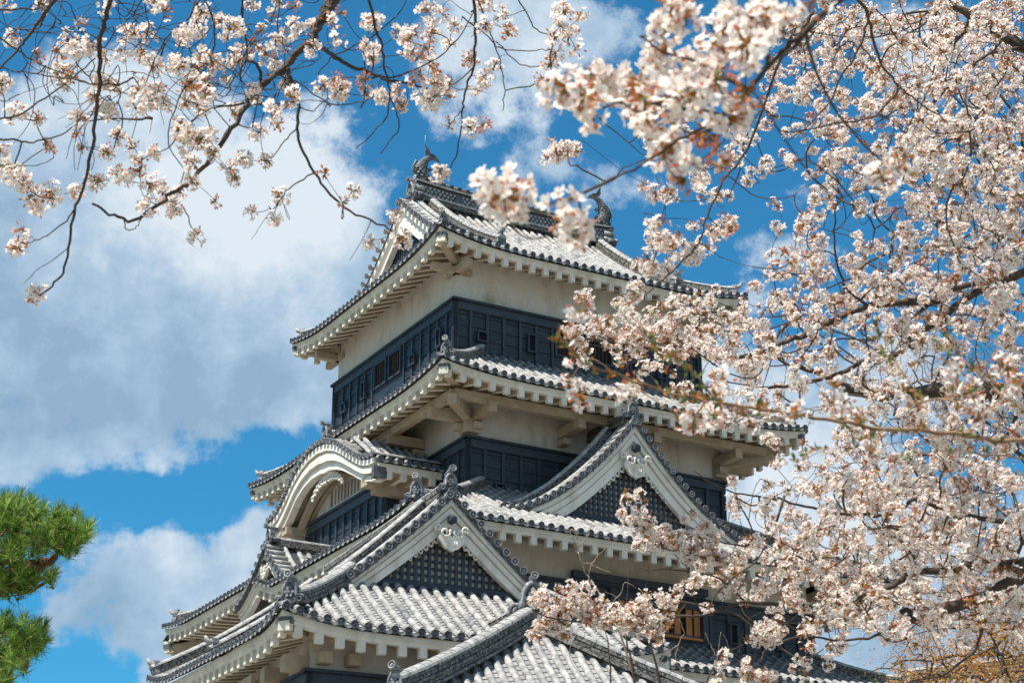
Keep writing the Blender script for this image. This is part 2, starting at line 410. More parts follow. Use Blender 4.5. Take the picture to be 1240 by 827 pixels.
def oni(mb, pos, out, h=.55, disc=True, small=False, tip=False):
    """demon-tile ridge end: arched plate with scrolls and a round pipe above, facing `out`"""
    p = np.array(pos, float); o = np.array([out[0], out[1], 0.]); o /= np.linalg.norm(o); s_ = np.cross(o, (0, 0, 1)); U_ = np.array([0, 0, 1.])
    w = h*.42
    prof = [(-1.15, 0), (-1.05, .25), (-.78, .42), (-.72, .75), (-.42, 1.0), (0, 1.08), (.42, 1.0), (.72, .75), (.78, .42), (1.05, .25), (1.15, 0)]
    n = len(prof)
    vs = [p + s_*a*w + U_*b*h + o*q for q in (-.10, .05) for a, b in prof]
    mb.add(vs, [tuple(range(n)), tuple(range(n, 2*n))] + [(j, j+1, n+j+1, n+j) for j in range(n-1)], TDARK)
    if tip:      # upturned pointed end
        tp = p + U_*h*.75
        mb.tube([tp - o*.30, tp + o*.02, tp + o*.16 + U_*.05, tp + o*.22 + U_*.17], [.085, .085, .065, .03], 9, TILE)
        mb.tube([p + U_*.1 - o*.3, p + U_*.1 + o*.06], .08, 9, RIM); mb.disc(p + U_*.1 + o*.07, o, .09, TILE, TDARK, 10)
        return
    rim = [p + s_*a*w*.92 + U_*b*h*.95 + o*.05 for a, b in prof[1:-1]]
    mb.tube(rim, .035*h/.55 + .01, 5, RIM)
    c = p + U_*h*.52 + o*.06
    for k in range(6):
        w_ = k*pi/3; mb.cyl(c + (s_*cos(w_) + U_*sin(w_))*h*.17, o, h*.075, .03, 7, RIM)
    mb.cyl(c, o, h*.075, .05, 7, RIM)
    for sg in (-1, 1):   # foot scrolls
        cc = p + s_*sg*w*1.15 + U_*h*.2 + o*.04
        sp = [cc + (s_*cos(a_)*sg + U_*sin(a_))*(h*.20*(1 - a_/11)) for a_ in np.linspace(0, 8, 14)]
        mb.tube(sp, h*.06, 5, RIM if sg > 0 else TDARK)
        mb.tube([cc - o*.02, cc - o*.28], h*.17, 8, TDARK)
    if disc:
        tp = p + U_*h*1.06
        mb.tube([tp - o*.22, tp + o*.16 + U_*.09], .07, 10, RIM, cap=True)
        mb.disc(tp + o*.175 + U_*.095, o + U_*.25, .082, TILE, TDARK, 12)
        if not small:
            lp = p - U_*.02 + o*.14
            mb.tube([lp - o*.2, lp], .085, 10, RIM); mb.disc(lp + o*.02, o, .095, TILE, TDARK, 12)

def hipline(A, qA, run0, run1, n=12, k=1.0, dz=.03, left=True):
    """points along the hip of a Side"""
    pts = []
    for i in range(n + 1):
        d = run0 + (run1 - run0)*i/n
        q = d*A.kl if left else A.L - d*A.kr
        pts.append(A.P(q, d, dz))
    return pts

# ------------------------------------------------------------------ gables
def gcurve(w, drop, e=1.7):
    def h(x):
        t = min(1., abs(x)/w); return drop*(1 - (1 - t)**e)
    return h
def gable(root, T, c, d0, w, za, drop, depth, bb=.62, board_z=None, lat_w=None, e=1.7, back=None, pend=1.0, rdepth=None, verge=.50, hfun=None, lateral=True, name='gable', ridge_h=.3, cut_behind=None, kud=True, pin=0):
    """triangular dormer gable on a roof slope. T frame (s along the face, d inwards)."""
    hc = hfun or gcurve(w, drop, e); n = T.n; a = T.a
    g = empty(name, parent=root)
    mb = MB()
    def C(x, d, dz=0.): return np.array(T(c + x, d, za - hc(x) + dz))
    # arc-length sampling of one side
    xs = np.linspace(0, w, 80); zs = [-hc(x) for x in xs]
    cum = np.concatenate([[0], np.cumsum(np.hypot(np.diff(xs), np.diff(zs)))])
    def xat(l): return float(np.interp(l, cum, xs))
    Ls = cum[-1]
    # roof slopes : cover tiles run down the slope
    nd = int(depth/PITCH_T)
    for sg in (-1, 1):
        # underlay
        K = 16; vs = []
        for i in range(K+1):
            x = sg*xat(Ls*i/K)
            vs += [C(x, d0 - .085, .035), C(x, d0 + depth, -.02), C(x, d0 - .085, -.11), C(x, d0 + depth, -.12)]
        mb.add(vs, [(i*4, i*4+1, i*4+5, i*4+4) for i in range(K)] + [(i*4+2, i*4+3, i*4+7, i*4+6) for i in range(K)] + [(i*4, i*4+2, i*4+6, i*4+4) for i in range(K)], TDARK, True)
        for r in range(1, nd + 1):
            d = d0 + verge + .20 + r*PITCH_T
            if d > d0 + depth: break
            K = max(3, int(Ls/.3))
            for j in range(K):
                x0, x1 = sg*xat(Ls*j/K), sg*xat(Ls*(j+1)/K)
                vs = []
                for x, rr in ((x1, .086), (x0, .083)):
                    b = C(x, d, .02)
                    for hh in range(7):
                        w_ = pi*hh/6; vs.append(b + n*(-cos(w_)*rr) + np.array([0, 0, 1])*sin(w_)*rr)
                mb.add(vs, [(h_, h_+1, 8+h_, 7+h_) for h_ in range(6)] + [tuple(range(7))], TILE)
            K = int(Ls/.13)
            for j in range(K):
                x0, x1 = sg*xat(Ls*j/K), sg*xat(Ls*(j+1)/K)
                vs = [C(x1, d, .0), C(x1, d+PITCH_T, .0), C(x1, d, .035), C(x1, d+PITCH_T, .035), C(x0, d, .01), C(x0, d+PITCH_T, .01)]
                mb.add(vs, [(2, 3, 5, 4)], PAN); mb.add(vs, [(0, 1, 3, 2)], TDARK)
        # verge: short round tiles pointing out of the gable with ringed ends
        K = int(Ls/.29)
        for j in range(K+1):
            x = sg*xat(.12 + (Ls - .14)*j/K)
            b = C(x, d0 - .10, .055)
            mb.tube([b, b + n*(verge + .1)], .080, 9, TILE, cap=True)
            mb.disc(b - n*.012, -n, .092, TILE, TDARK, 12)
            if j < K:
                x2 = sg*xat(.12 + (Ls - .14)*(j+.5)/K)
                b2 = C(x2, d0 - .06, .0)
                mb.add([b2 + a*-.12 + np.array([0, 0, -.0]), b2 + a*.12, b2 + a*.09 + np.array([0, 0, -.085]), b2 + a*-.09 + np.array([0, 0, -.085]),
                        b2 + a*-.12 + n*.3, b2 + a*.12 + n*.3], [(0, 1, 2, 3), (0, 1, 5, 4)], TILE)
        # long round tile and stacked verge ridge parallel to the slope
        P = [C(sg*xat(l), d0 + verge + .04, .085) for l in np.linspace(.1, Ls, 22)]
        mb.tube(P, .085, 8, TILE)
        if kud:
            Pr = [C(sg*xat(l), d0 + verge + .48, .04) for l in np.linspace(.25, Ls*.90, 20)]
            ridge(mb, Pr, .22, .26, .085)
            e_ = C(sg*xat(Ls*.91), d0 + verge + .48, .02)
            oni(mb, e_, tuple((a*sg)[:2]), .34, disc=False)
    # main ridge of the gable running inwards
    rp = [T(c, d0 + .30, za + .02), T(c, d0 + (rdepth or depth), za + .02)]
    ridge(mb, rp, .28, ridge_h, .09)
    oni(mb, T(c, d0 + .10, za + .10), tuple((-n)[:2]), .50 if pend >= 1 else .42)
    mb.build('gable_roof', TM, g)
    # bargeboards: layered white boards following the curve
    bm = MB()
    layers = ((-.06, -.06 - bb*.26, .0, .20), (-.06 - bb*.26, -.06 - bb*.33, .10, .22), (-.06 - bb*.33, -.06 - bb*.56, .05, .24), (-.06 - bb*.56, -.06 - bb*.62, .15, .26), (-.06 - bb*.62, -.06 - bb, .11, .28))
    for top, bot, q0, q1 in layers:
        for sg in (-1, 1):
            K = 26; vs = []
            for i in range(K+1):
                l = Ls*i/K; x = xat(l)
                sl = 1.06 - .30*(i/K)     # deeper towards the apex
                flare = 1.0
                for zz, q in ((top, q0), (bot, q0), (bot, q1), (top, q1)):
                    vs.append(C(sg*x, d0 + q, zz*sl*flare*1.18))
            fs = [(i*4+k_, i*4+4+k_, i*4+4+(k_+1) % 4, i*4+(k_+1) % 4) for i in range(K) for k_ in range(4)]
            fs += [(0, 1, 2, 3), (K*4, K*4+1, K*4+2, K*4+3)]
            bm.add(vs, fs, 0)
    bm.build('bargeboard', [M['barge']], g)
    # gable wall : pale backing, dark lattice and the beam below
    if board_z is not None:
        lw = lat_w
        def top(x): return za - hc(x) - bb*(1.25 - .34*min(1., abs(x)/w)) - .04
        bk = MB(); K = 24; vs = []
        for i in range(K+1):
            x = -lw*1.12 + 2.24*lw*i/K; vs += [T(c+x, d0 + .40, board_z), T(c+x, d0 + .40, max(board_z, top(x) + .3))]
        bk.add(vs, [(i*2, i*2+2, i*2+3, i*2+1) for i in range(K)], 0)
        bk.build('gable_wall', [M['back']], g)
        lt = MB(); p_ = .17
        k = int(2*lw/p_)
        for i in range(k+1):
            x = -lw + i*p_ + .03
            t_ = top(x) + .18
            if t_ - board_z > .12: lt.box(T, c+x-.042, c+x+.042, d0 + .33, d0 + .36, board_z, t_)
        z = board_z + .10
        while z < za - bb:
            # half width at this height
            xx = [x for x in np.linspace(0, lw, 60) if top(x) + .18 > z]
            if xx:
                X = max(xx); lt.box(T, c-X, c+X, d0 + .362, d0 + .385, z-.034, z+.034)
            z += p_*1.02
        # raised vertical ribs
        lt.build('lattice', [M['batten']], g)
        bd = MB()
        bd.box(T, c-lw*1.22, c+lw*1.22, d0 + .22, d0 + .5, board_z - .26, board_z + .02, 0)
        bd.box(T, c-lw*1.16, c+lw*1.16, d0 + .19, d0 + .26, board_z - .07, board_z + .05, 0)
        for x in (-lw*.62, lw*.62):
            bd.cyl(T(c+x, d0+.225, board_z - .12), -n, .05, .03, 10, 0)
        bd.build('base_beam', [M['board']], g)
    # hanging ornament: scrolls, scalloped heart, hexagon boss and wavy side fins
    if pend:
        pm = MB(); s0 = pend; zc = za - bb*1.22 - .40*s0
        cc = np.array(T(c, d0 - .01, zc)); U_ = np.array([0, 0, 1.])
        out = []
        for k in range(40):
            t = 2*pi*k/40; x = sin(t); y = cos(t)
            r = .30*(1 + .10*abs(sin(4.5*t))) 
            px = r*x*(1.1 if y > 0 else 1.1*(1 - .28*abs(y)**2)); py = r*y*(.42 if y > 0 else 1.15) - (.12*(1-abs(x)) if y > 0 else 0)
            out.append((px*s0, (py)*s0))
        nn = len(out)
        vs = [cc + a*x + U_*y + n*q for q in (-.05, .05) for x, y in out]
        pm.add(vs, [tuple(range(nn)), tuple(range(nn, 2*nn))] + [(j, (j+1) % nn, nn+(j+1) % nn, nn+j) for j in range(nn)], 0)
        for sg in (-1, 1):
            ce = cc + a*sg*.19*s0 + U_*.10*s0 - n*.06
            sp = [ce + (a*sg*cos(t+2.6) + U_*sin(t+2.6))*(.145*s0*(1 - t/9.5)) for t in np.linspace(0, 7.5, 20)]
            pm.tube(sp, .036*s0, 6, 0)
            ce = cc + a*sg*.36*s0 + U_*.20*s0 - n*.03
            sp = [ce + (a*sg*cos(t) + U_*sin(t))*(.09*s0*(1 - t/9)) for t in np.linspace(-1, 5.5, 14)]
            pm.tube(sp, .030*s0, 6, 0)
            # three grooves
            for q in (.08, .16):
                pm.tube([cc + a*sg*q*s0 - U_*.30*s0*(1-q) - n*.055, cc + a*sg*q*.8*s0 - U_*.12*s0 - n*.06], .012, 4, 0)
            # wavy fins along the underside of the bargeboard
            x0 = .34*s0
            for k in range(6):
                x = sg*(x0 + k*.135*s0); z = za - hc(x) - bb*(1.25 - .34*min(1., abs(x)/w)) - .06
                t = np.array(T(c + x, d0 + .16, z)); r = (.088 - .009*k)*s0
                sp = [t + (a*sg*cos(q) + U_*sin(q))*r*(1 - q/12) + U_*(-.3*r) for q in np.linspace(-2.2, 4, 10)]
                pm.tube(sp, r*.42, 5, 0)
        pm.build('pendant_ornament', [M['barge']], g)
        hx = MB(); ch = cc + U_*.44*s0 - n*.05
        vs = [ch + (a*cos(pi/6 + k*pi/3) + U_*sin(pi/6 + k*pi/3))*.125*s0*f - n*q for q, f in ((-.06, 1), (.05, 1), (.08, .6)) for k in range(6)]
        hx.add(vs, [(r*6+k, r*6+(k+1) % 6, r*6+6+(k+1) % 6, r*6+6+k) for r in range(2) for k in range(6)] + [tuple(range(12, 18))], 0)
        hx.cyl(ch - n*.08, -n, .035*s0, .03, 8, 0)
        hx.build('hexagon_boss', [M['board']], g)
    return g

# ------------------------------------------------------------------ walls
def board_wall(root, T, s0, s1, z0, z1, d=0., pitch=.57, loops=(), wins=(), start=None, proud=.10, skip_bottom=False):
    """navy boarded wall with battens. loops: (s, kind), wins: (s0, s1)"""
    p = MB(); th = proud
    # clapboards, each a slightly tilted plank
    zz0, zz1 = z0, z1 - .06
    nb = max(1, int(round((zz1 - zz0)/.36))); hh = (zz1 - zz0)/nb
    segs = []; cur = s0
    for w in sorted(wins): segs.append((cur, w[0])); cur = w[1]
    segs.append((cur, s1))
    for a_, b_ in segs:
        for k in range(nb):
            za_, zb_ = zz0 + k*hh, zz0 + (k+1)*hh
            vs = [T(a_, d - th*.45, za_), T(b_, d - th*.45, za_), T(b_, d - th*.28, zb_ - .012), T(a_, d - th*.28, zb_ - .012), T(a_, d, za_), T(b_, d, za_), T(b_, d, zb_), T(a_, d, zb_)]
            p.add(vs, [(0, 1, 2, 3), (4, 5, 1, 0), (3, 2, 6, 7)], 0)
    for w in wins:   # wall above and below the window opening
        wa, wb = w[0], w[1]; zb_, zt_ = w[2], w[3]
        p.box(T, wa, wb, d - th*.4, d, z0, zb_, 0); p.box(T, wa, wb, d - th*.4, d, zt_, z1 - .05, 0)
    o = p.build('board_wall', [M['board']], root)
    b = MB()
    b.box(T, s0 - .02, s1 + .02, d - th - .02, d, z1 - .30, z1 - .045, 0)          # top rail
    b.box(T, s0 - .08, s1 + .08, d - th - .10, d, z1 - .045, z1 + .03, 1)          # cap
    b.box(T, s0 - .02, s1 + .02, d - th*.8, d, z0, z0 + .18, 0)                    # bottom rail
    b.box(T, s0 - .03, s0 + .12, d - th - .03, d, z0, z1 - .06, 0); b.box(T, s1 - .12, s1 + .03, d - th - .03, d, z0, z1 - .06, 0)
    q = s0 + pitch
    while q < s1 - .2:
        if not any(w[0] - .08 < q < w[1] + .08 for w in wins): b.box(T, q - .045, q + .045, d - th + .005, d, z0 + .1, z1 - .2, 0)
        q += pitch
    b.build('batten_frame', [M['batten'], M['board']], o)
    for (q, kind) in loops:
        lp = MB(); w, h = (.26, .26) if kind == 's' else (.20, .52)
        zc = (z0 + z1)/2 - .12 if kind == 's' else (z0 + z1)/2 + .0
        for (a_, b_, e_, f_) in ((q-w/2-.05, q-w/2, zc-h/2-.05, zc+h/2+.05), (q+w/2, q+w/2+.05, zc-h/2-.05, zc+h/2+.05), (q-w/2, q+w/2, zc-h/2-.05, zc-h/2), (q-w/2, q+w/2, zc+h/2, zc+h/2+.05)):
            lp.box(T, a_, b_, d - th - .05, d - .02, e_, f_, 0)
        lp.box(T, q-w/2, q+w/2, d - th*.6, d - .01, zc-h/2, zc+h/2, 1)
        lp.build('loophole', [M['batten'], M['black']], o)
    for w in wins:
        wm = MB(); wa, wb, zb_, zt_ = w
        for (a_, b_, e_, f_) in ((wa, wa+.07, zb_, zt_), (wb-.07, wb, zb_, zt_), (wa+.07, wb-.07, zb_, zb_+.07), (wa+.07, wb-.07, zt_-.07, zt_)):
            wm.box(T, a_, b_, d - th - .01, d - .01, e_, f_, 0)
        wm.box(T, wa+.05, wb-.05, d - .025, d - .012, zb_+.05, zt_-.05, 1)  # black sheet over the solid wall, painting the shade of an opening
        k = 6
        for i in range(1, k):
            x = wa + .07 + (wb - wa - .14)*i/k; wm.box(T, x-.013, x+.013, d - .045, d - .025, zb_+.07, zt_-.07, 2)
        wm.build('barred_window', [M['batten'], M['black'], M['darkwood']], o)
    return o

def plaster_wall(root, T, s0, s1, z0, z1, d=0., name='plaster_wall', th=.25):
    p = MB(); p.box(T, s0, s1, d, d + th, z0, z1, 0); return p.build(name, [M['plaster']], root)

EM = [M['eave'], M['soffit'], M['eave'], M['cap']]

# ------------------------------------------------------------------ ground and stone base
g = MB(); g.add([(-3000, -3000, 0), (3000, -3000, 0), (3000, 3000, 0), (-3000, 3000, 0)], [(0, 1, 2, 3)], 0)
tag(g.build('ground', [M['ground']]), kind='structure')

# ------------------------------------------------------------------ the keep
keep = empty('castle_keep', (-1.690, 53.974, 0), radians(29.5))
tag(keep, 'tall main castle keep with five tiers of pale tiled roofs, white plaster and navy boards', 'castle keep')
TA, TB = 8.75, 8.5          # plan of the top storey
def rect_sides(root_rect, run, z0, z1, **k):
    """R, L, far-right and back sides of a hipped roof skirt; rect=(u0,u1,v0,v1) of the eave"""
    u0, u1, v0, v1 = root_rect
    R_ = Side(frame(u0, v0, 1, 0, 0, 1), u1-u0, run, z0, z1, **k)
    L_ = Side(frame(u0, v0, 0, 1, 1, 0), v1-v0, run, z0, z1, **k)
    E_ = Side(frame(u1, v0, 0, 1, -1, 0), v1-v0, run, z0, z1, **k)
    B2 = Side(frame(u0, v1, 1, 0, 0, -1), u1-u0, run, z0, z1, **k)
    return R_, L_, E_, B2

def tier(root, rect, run, z0, z1, over, up=.3, hips=('RL', 'RE', 'LB', 'EB'), cutsR=None, cutsL=None, extraL=None, onih=.42, drop=.0, upw=3.2, curve=.22):
    R_, L_, E_, B2 = rect_sides(rect, run, z0, z1, up=up, upw=upw, curve=curve)
    if extraL: L_.extra = extraL
    mb = MB(); tiles(mb, R_, True, cuts=cutsR); tiles(mb, L_, True, cuts=cutsL); tiles(mb, E_, False); tiles(mb, B2, False, discs=False)
    roof = mb.build('roof', TM, root)
    em = MB()
    for s_ in (R_, L_, E_, B2): eaves(em, s_, over, drop=drop + .34*over)
    u0, u1, v0, v1 = rect; k = over
    zb = z0 - .30
    for (cu, cv, su, sv) in ((u0, v0, 1, 1), (u1, v0, -1, 1), (u0, v1, 1, -1), (u1, v1, -1, -1)):
        hip_rafter(em, (cu + su*.14, cv + sv*.14), (cu + su*k, cv + sv*k), zb + up - .06, zb + drop + .30*over)
    em.build('eave', EM, roof)
    for s_, left in ((R_, True), (R_, False), (B2, True), (B2, False)):
        rm = MB()
        pts = hipline(s_, 0, .35, run, 12, left=left)
        if s_ is B2 and left and extraL: pts = [(p[0], p[1], p[2] + extraL(rect[3]-rect[2])*(1-i/12)) for i, p in enumerate(pts)]
        ridge(rm, pts, .22, .24, .085)
        p0 = np.array(pts[0]); dr = p0 - np.array(pts[2]); dr[2] = 0
        oni(rm, p0 + dr/np.linalg.norm(dr)*.06 - np.array([0, 0, .02]), dr[:2], onih, tip=(s_ is B2 or not left))
        rm.build('hip_ridge', TM, roof)
    return roof, (R_, L_, E_, B2)

# --- top roof: hip-and-gable, ridge along u
R6 = (-1.25, 10.0, -1.25, 9.75)
Z6, ZR = 25.80, 29.55
runR = 5.5
u0, u1, v0, v1 = R6
sR = Side(frame(u0, v0, 1, 0, 0, 1), u1-u0, runR, Z6, ZR, up=.36, curve=.30)
sB = Side(frame(u0, v1, 1, 0, 0, -1), u1-u0, runR, Z6, ZR, up=.36, curve=.30)
gin = 1.75          # the gables stand this far in from the end eaves
def zR(d): return sR.z(5.5, d)
sL = Side(frame(u0, v0, 0, 1, 1, 0), v1-v0, gin + .5, Z6, zR(gin + .35) + .05, up=.36, curve=.30)
sE = Side(frame(u1, v0, 0, 1, -1, 0), v1-v0, gin + .5, Z6, zR(gin + .35) + .05, up=.36, curve=.30)
def cutR(q):
    e_ = min(q, (u1-u0) - q)
    return (-9, 99) if e_ > gin - .15 else (-9, e_)
class SideG(Side):
    def dlim(s, q):
        e_ = min(q, s.L - q); return s.run if e_ > gin - .15 else e_
for s_ in (sR, sB): s_.__class__ = SideG
mb = MB()
tiles(mb, sR, True, cuts=lambda q: (-9, 99)); tiles(mb, sB, False, discs=False, cuts=lambda q: (-9, 99)); tiles(mb, sL, True); tiles(mb, sE, False)
# underlay for the two long slopes
for s_ in (sR, sB):
    vs = []; K, J = 20, 10
    for i in range(K+1):
        for j in range(J+1):
            d = runR*j/J; lo = min(d, gin - .1); q = lo + (s_.L - 2*lo)*i/K; vs.append(s_.P(q, d, -.035))
    mb.add(vs, [(i*(J+1)+j, (i+1)*(J+1)+j, (i+1)*(J+1)+j+1, i*(J+1)+j+1) for i in range(K) for j in range(J)], TDARK, True)
top_roof = mb.build('roof', TM, keep)
em = MB()
for s_ in (sR, sL, sE, sB):
    s_.__class__ = Side; eaves(em, s_, 1.25, drop=.42)
for (cu, cv, su, sv) in ((u0, v0, 1, 1), (u1, v0, -1, 1), (u0, v1, 1, -1), (u1, v1, -1, -1)):
    hip_rafter(em, (cu + su*.14, cv + sv*.14), (cu + su*1.3, cv + sv*1.3), Z6 - .33 + .30, Z6 - .12)
    # bracket arms at the corner
    c_ = np.array([cu + su*1.25, cv + sv*1.25, Z6 - .42])
    em.beam(c_ + np.array([-su*.85, sv*.0, 0]), c_ + np.array([su*.5, 0, 0]), .2, .22, 1); em.beam(c_ + np.array([0, -sv*.85, 0]), c_ + np.array([0, sv*.5, 0]), .2, .22, 1)
em.build('eave', EM, top_roof)
for (cu, cv, su, sv) in ((u0, v0, 1, 1), (u1, v0, -1, 1), (u0, v1, 1, -1), (u1, v1, -1, -1)):
    rm = MB()
    S_ = sR if sv == 1 else sB; left = su == 1
    pts = [S_.P((d if left else S_.L - d), d, .03) for d in np.linspace(.30, gin, 9)]
    ridge(rm, pts, .22, .22, .085)
    p0 = np.array(pts[0]); dr = np.array([-su, -sv, 0.])
    oni(rm, p0 + dr*.03, dr[:2], .36, tip=not (su == 1 and sv == 1))
    rm.build('hip_ridge', TM, top_roof); rm = MB()
    # descending ridge on the long slope, curved down from the top
    q_ = gin + .62
    pts = [S_.P((q_ if left else S_.L - q_), d, .03) for d in np.linspace(.55, runR - .25, 16)]
    ridge(rm, pts, .26, .32, .095)
    p0 = np.array(pts[0]); oni(rm, p0 + np.array([0, -sv*.05, 0]), (0, -sv), .42)
    q_ = gin + .18
    pts = [S_.P((q_ if left else S_.L - q_), d, .03) for d in np.linspace(gin, runR - .15, 14)]
    ridge(rm, pts, .2, .16, .08)
    rm.build('descending_ridge', TM, top_roof)
# ridge box with open round-tile pattern
rm = MB()
Tm = frame(0, 4.25, 1, 0, 0, 1); zr = ZR + .02
ua, ub = gin + u0 + .10, u1 - gin - .10
def sag(u): t = (u - ua)/(ub - ua)*2 - 1; return .14*abs(t)**2.5
K = 30
for lo, hi, wd, mt_ in ((0, .14, .24, RIDGE), (.14, .19, .28, TILE), (.19, .62, .17, TDARK), (.62, .68, .27, TILE), (.68, .82, .2, RIDGE)):
    for i in range(K):
        a_, b_ = ua + (ub-ua)*i/K, ua + (ub-ua)*(i+1)/K
        vs = [Tm(u_, d_, zr + sag(u_) + z_) for u_ in (a_, b_) for d_ in (-wd, wd) for z_ in (lo, hi)]
        rm.add(vs, [(0, 4, 5, 1), (2, 3, 7, 6), (1, 5, 7, 3)] + ([(0, 1, 3, 2)] if i == 0 else []) + ([(4, 6, 7, 5)] if i == K-1 else []), mt_)
P = [Tm(u_, 0, zr + sag(u_) + .82) for u_ in np.linspace(ua, ub, 30)]; rm.tube(P, .11, 8, TILE)
for sg in (-1, 1):
    nrm = np.array([0, sg, 0.])
    k = int((ub-ua)/.155)
    for i in range(k+1):
        u_ = ua + .05 + (ub-ua-.1)*i/k
        for r_, zz in enumerate((.27, .385, .50)):
            uu = u_ + (.07 if r_ % 2 else 0)
            rm.cyl(np.array(Tm(uu, sg*.17, zr + sag(u_) + zz)), nrm, .045, .035, 7, TILE)
        if i % 2 == 0: 
            c_ = np.array(Tm(u_, sg*.24, zr + sag(u_) + .75)); rm.tube([c_ - nrm*.2, c_], .075, 8, TILE); rm.disc(c_ + nrm*.01, nrm, .085, TDARK, TDARK, 9)
    for u_ in (ua + 1.6, (ua+ub)/2, ub - 1.6):
        rm.cyl(np.array(Tm(u_, sg*.18, zr + .38)), nrm, .17, .06, 12, TDARK)
for u_, o_ in ((ua, -1), (ub, 1)):
    oni(rm, Tm(u_ + o_*.08, 0, zr + .0), (o_, 0), .72)
    for z_ in (.1, .3, .5): 
        for d_ in (-.24, .24): c_ = np.array(Tm(u_ + o_*.1, d_, zr + z_)); rm.tube([c_ - np.array([o_*.35, 0, 0]), c_], .08, 8, TILE); rm.disc(c_, (o_, 0, 0), .085, TILE, TDARK, 10)
rm.build('main_ridge', TM, top_roof)
# end gables of the top roof
hsp = runR - gin - .02
for (T_, nm) in ((frame(u0 + gin - .34, 0, 0, 1, 1, 0), 'end_gable'), (frame(u1 - gin + .34, 0, 0, 1, -1, 0), 'end_gable')):
    # the gable end follows the long slopes of the roof
    g_ = empty(nm, parent=keep); n_ = T_.n; a_ = T_.a
    def zc_(x): return zR(runR - abs(x))
    vm = MB()
    for sg in (-1, 1):
        xs = np.linspace(.1, hsp, 14)
        for x in xs:
            b = np.array(T_(4.25 + sg*x, -.12, zc_(x) + .05)); vm.tube([b, b + n_*.5], .082, 9, TILE); vm.disc(b - n_*.012, -n_, .092, TILE, TDARK, 12)
        P = [T_(4.25 + sg*x, .36, zc_(x) + .1) for x in xs]; vm.tube(P, .085, 8, TILE)
        vs = []
        for x in xs: vs += [T_(4.25 + sg*x, -.02, zc_(x) - .03), T_(4.25 + sg*x, .6, zc_(x) - .03), T_(4.25 + sg*x, -.02, zc_(x) - .1), T_(4.25 + sg*x, .6, zc_(x) - .1)]
        vm.add(vs, [(i*4+p_, i*4+4+p_, i*4+4+q_, i*4+q_) for i in range(len(xs)-1) for p_, q_ in ((0, 1), (0, 2), (2, 3))], TDARK)
    vm.build('verge', TM, g_)
    bm = MB()
    for top, bot, q0, q1 in ((-.06, -.28, .0, .16), (-.28, -.36, .06, .18), (-.36, -.62, .10, .22), (-.62, -.72, .04, .24)):
        for sg in (-1, 1):
            xs = np.linspace(0, hsp + .1, 20); vs = []
            for x in xs:
                for z_, q in ((top, q0), (bot, q0), (bot, q1), (top, q1)): vs.append(T_(4.25 + sg*x, q, zc_(x) + z_*1.15))
            bm.add(vs, [(i*4+k_, i*4+4+k_, i*4+4+(k_+1) % 4, i*4+(k_+1) % 4) for i in range(19) for k_ in range(4)] + [(76, 77, 78, 79)], 0)
    bm.build('bargeboard', [M['barge']], g_)
    lm = MB(); bz = zR(gin) + .05
    vs = []
    for i in range(21):
        x = -hsp + 2*hsp*i/20; vs += [T_(4.25 + x, .42, bz - .6), T_(4.25 + x, .42, max(bz, zc_(x) - .3))]
    lm.add(vs, [(i*2, i*2+2, i*2+3, i*2+1) for i in range(20)], 1)
    x = -hsp + .5
    while x < hsp - .5:
        t_ = zc_(x) - .75
        if t_ > bz + .1: lm.box(T_, 4.25+x-.045, 4.25+x+.045, .28, .34, bz - .2, t_, 0)
        x += .155
    lm.box(T_, 4.25 - hsp + .3, 4.25 + hsp - .3, .24, .4, bz - .35, bz - .05, 0)
    lm.build('lattice', [M['batten'], M['board']], g_)
    pm = MB(); c_ = np.array(T_(4.25, .06, ZR - 1.05))
    sp = [c_ + a_*.26*sin(t)*(1 if cos(t) > 0 else .9) + np.array([0, 0, .3*cos(t)]) for t in np.linspace(0, 2*pi, 20)]
    pm.add([p - n_*.05 for p in sp] + [p + n_*.05 for p in sp], [tuple(range(20)), tuple(range(20, 40))] + [(j, j+1, 21+j, 20+j) for j in range(19)], 0)
    pm.build('pendant_ornament', [M['barge']], g_)
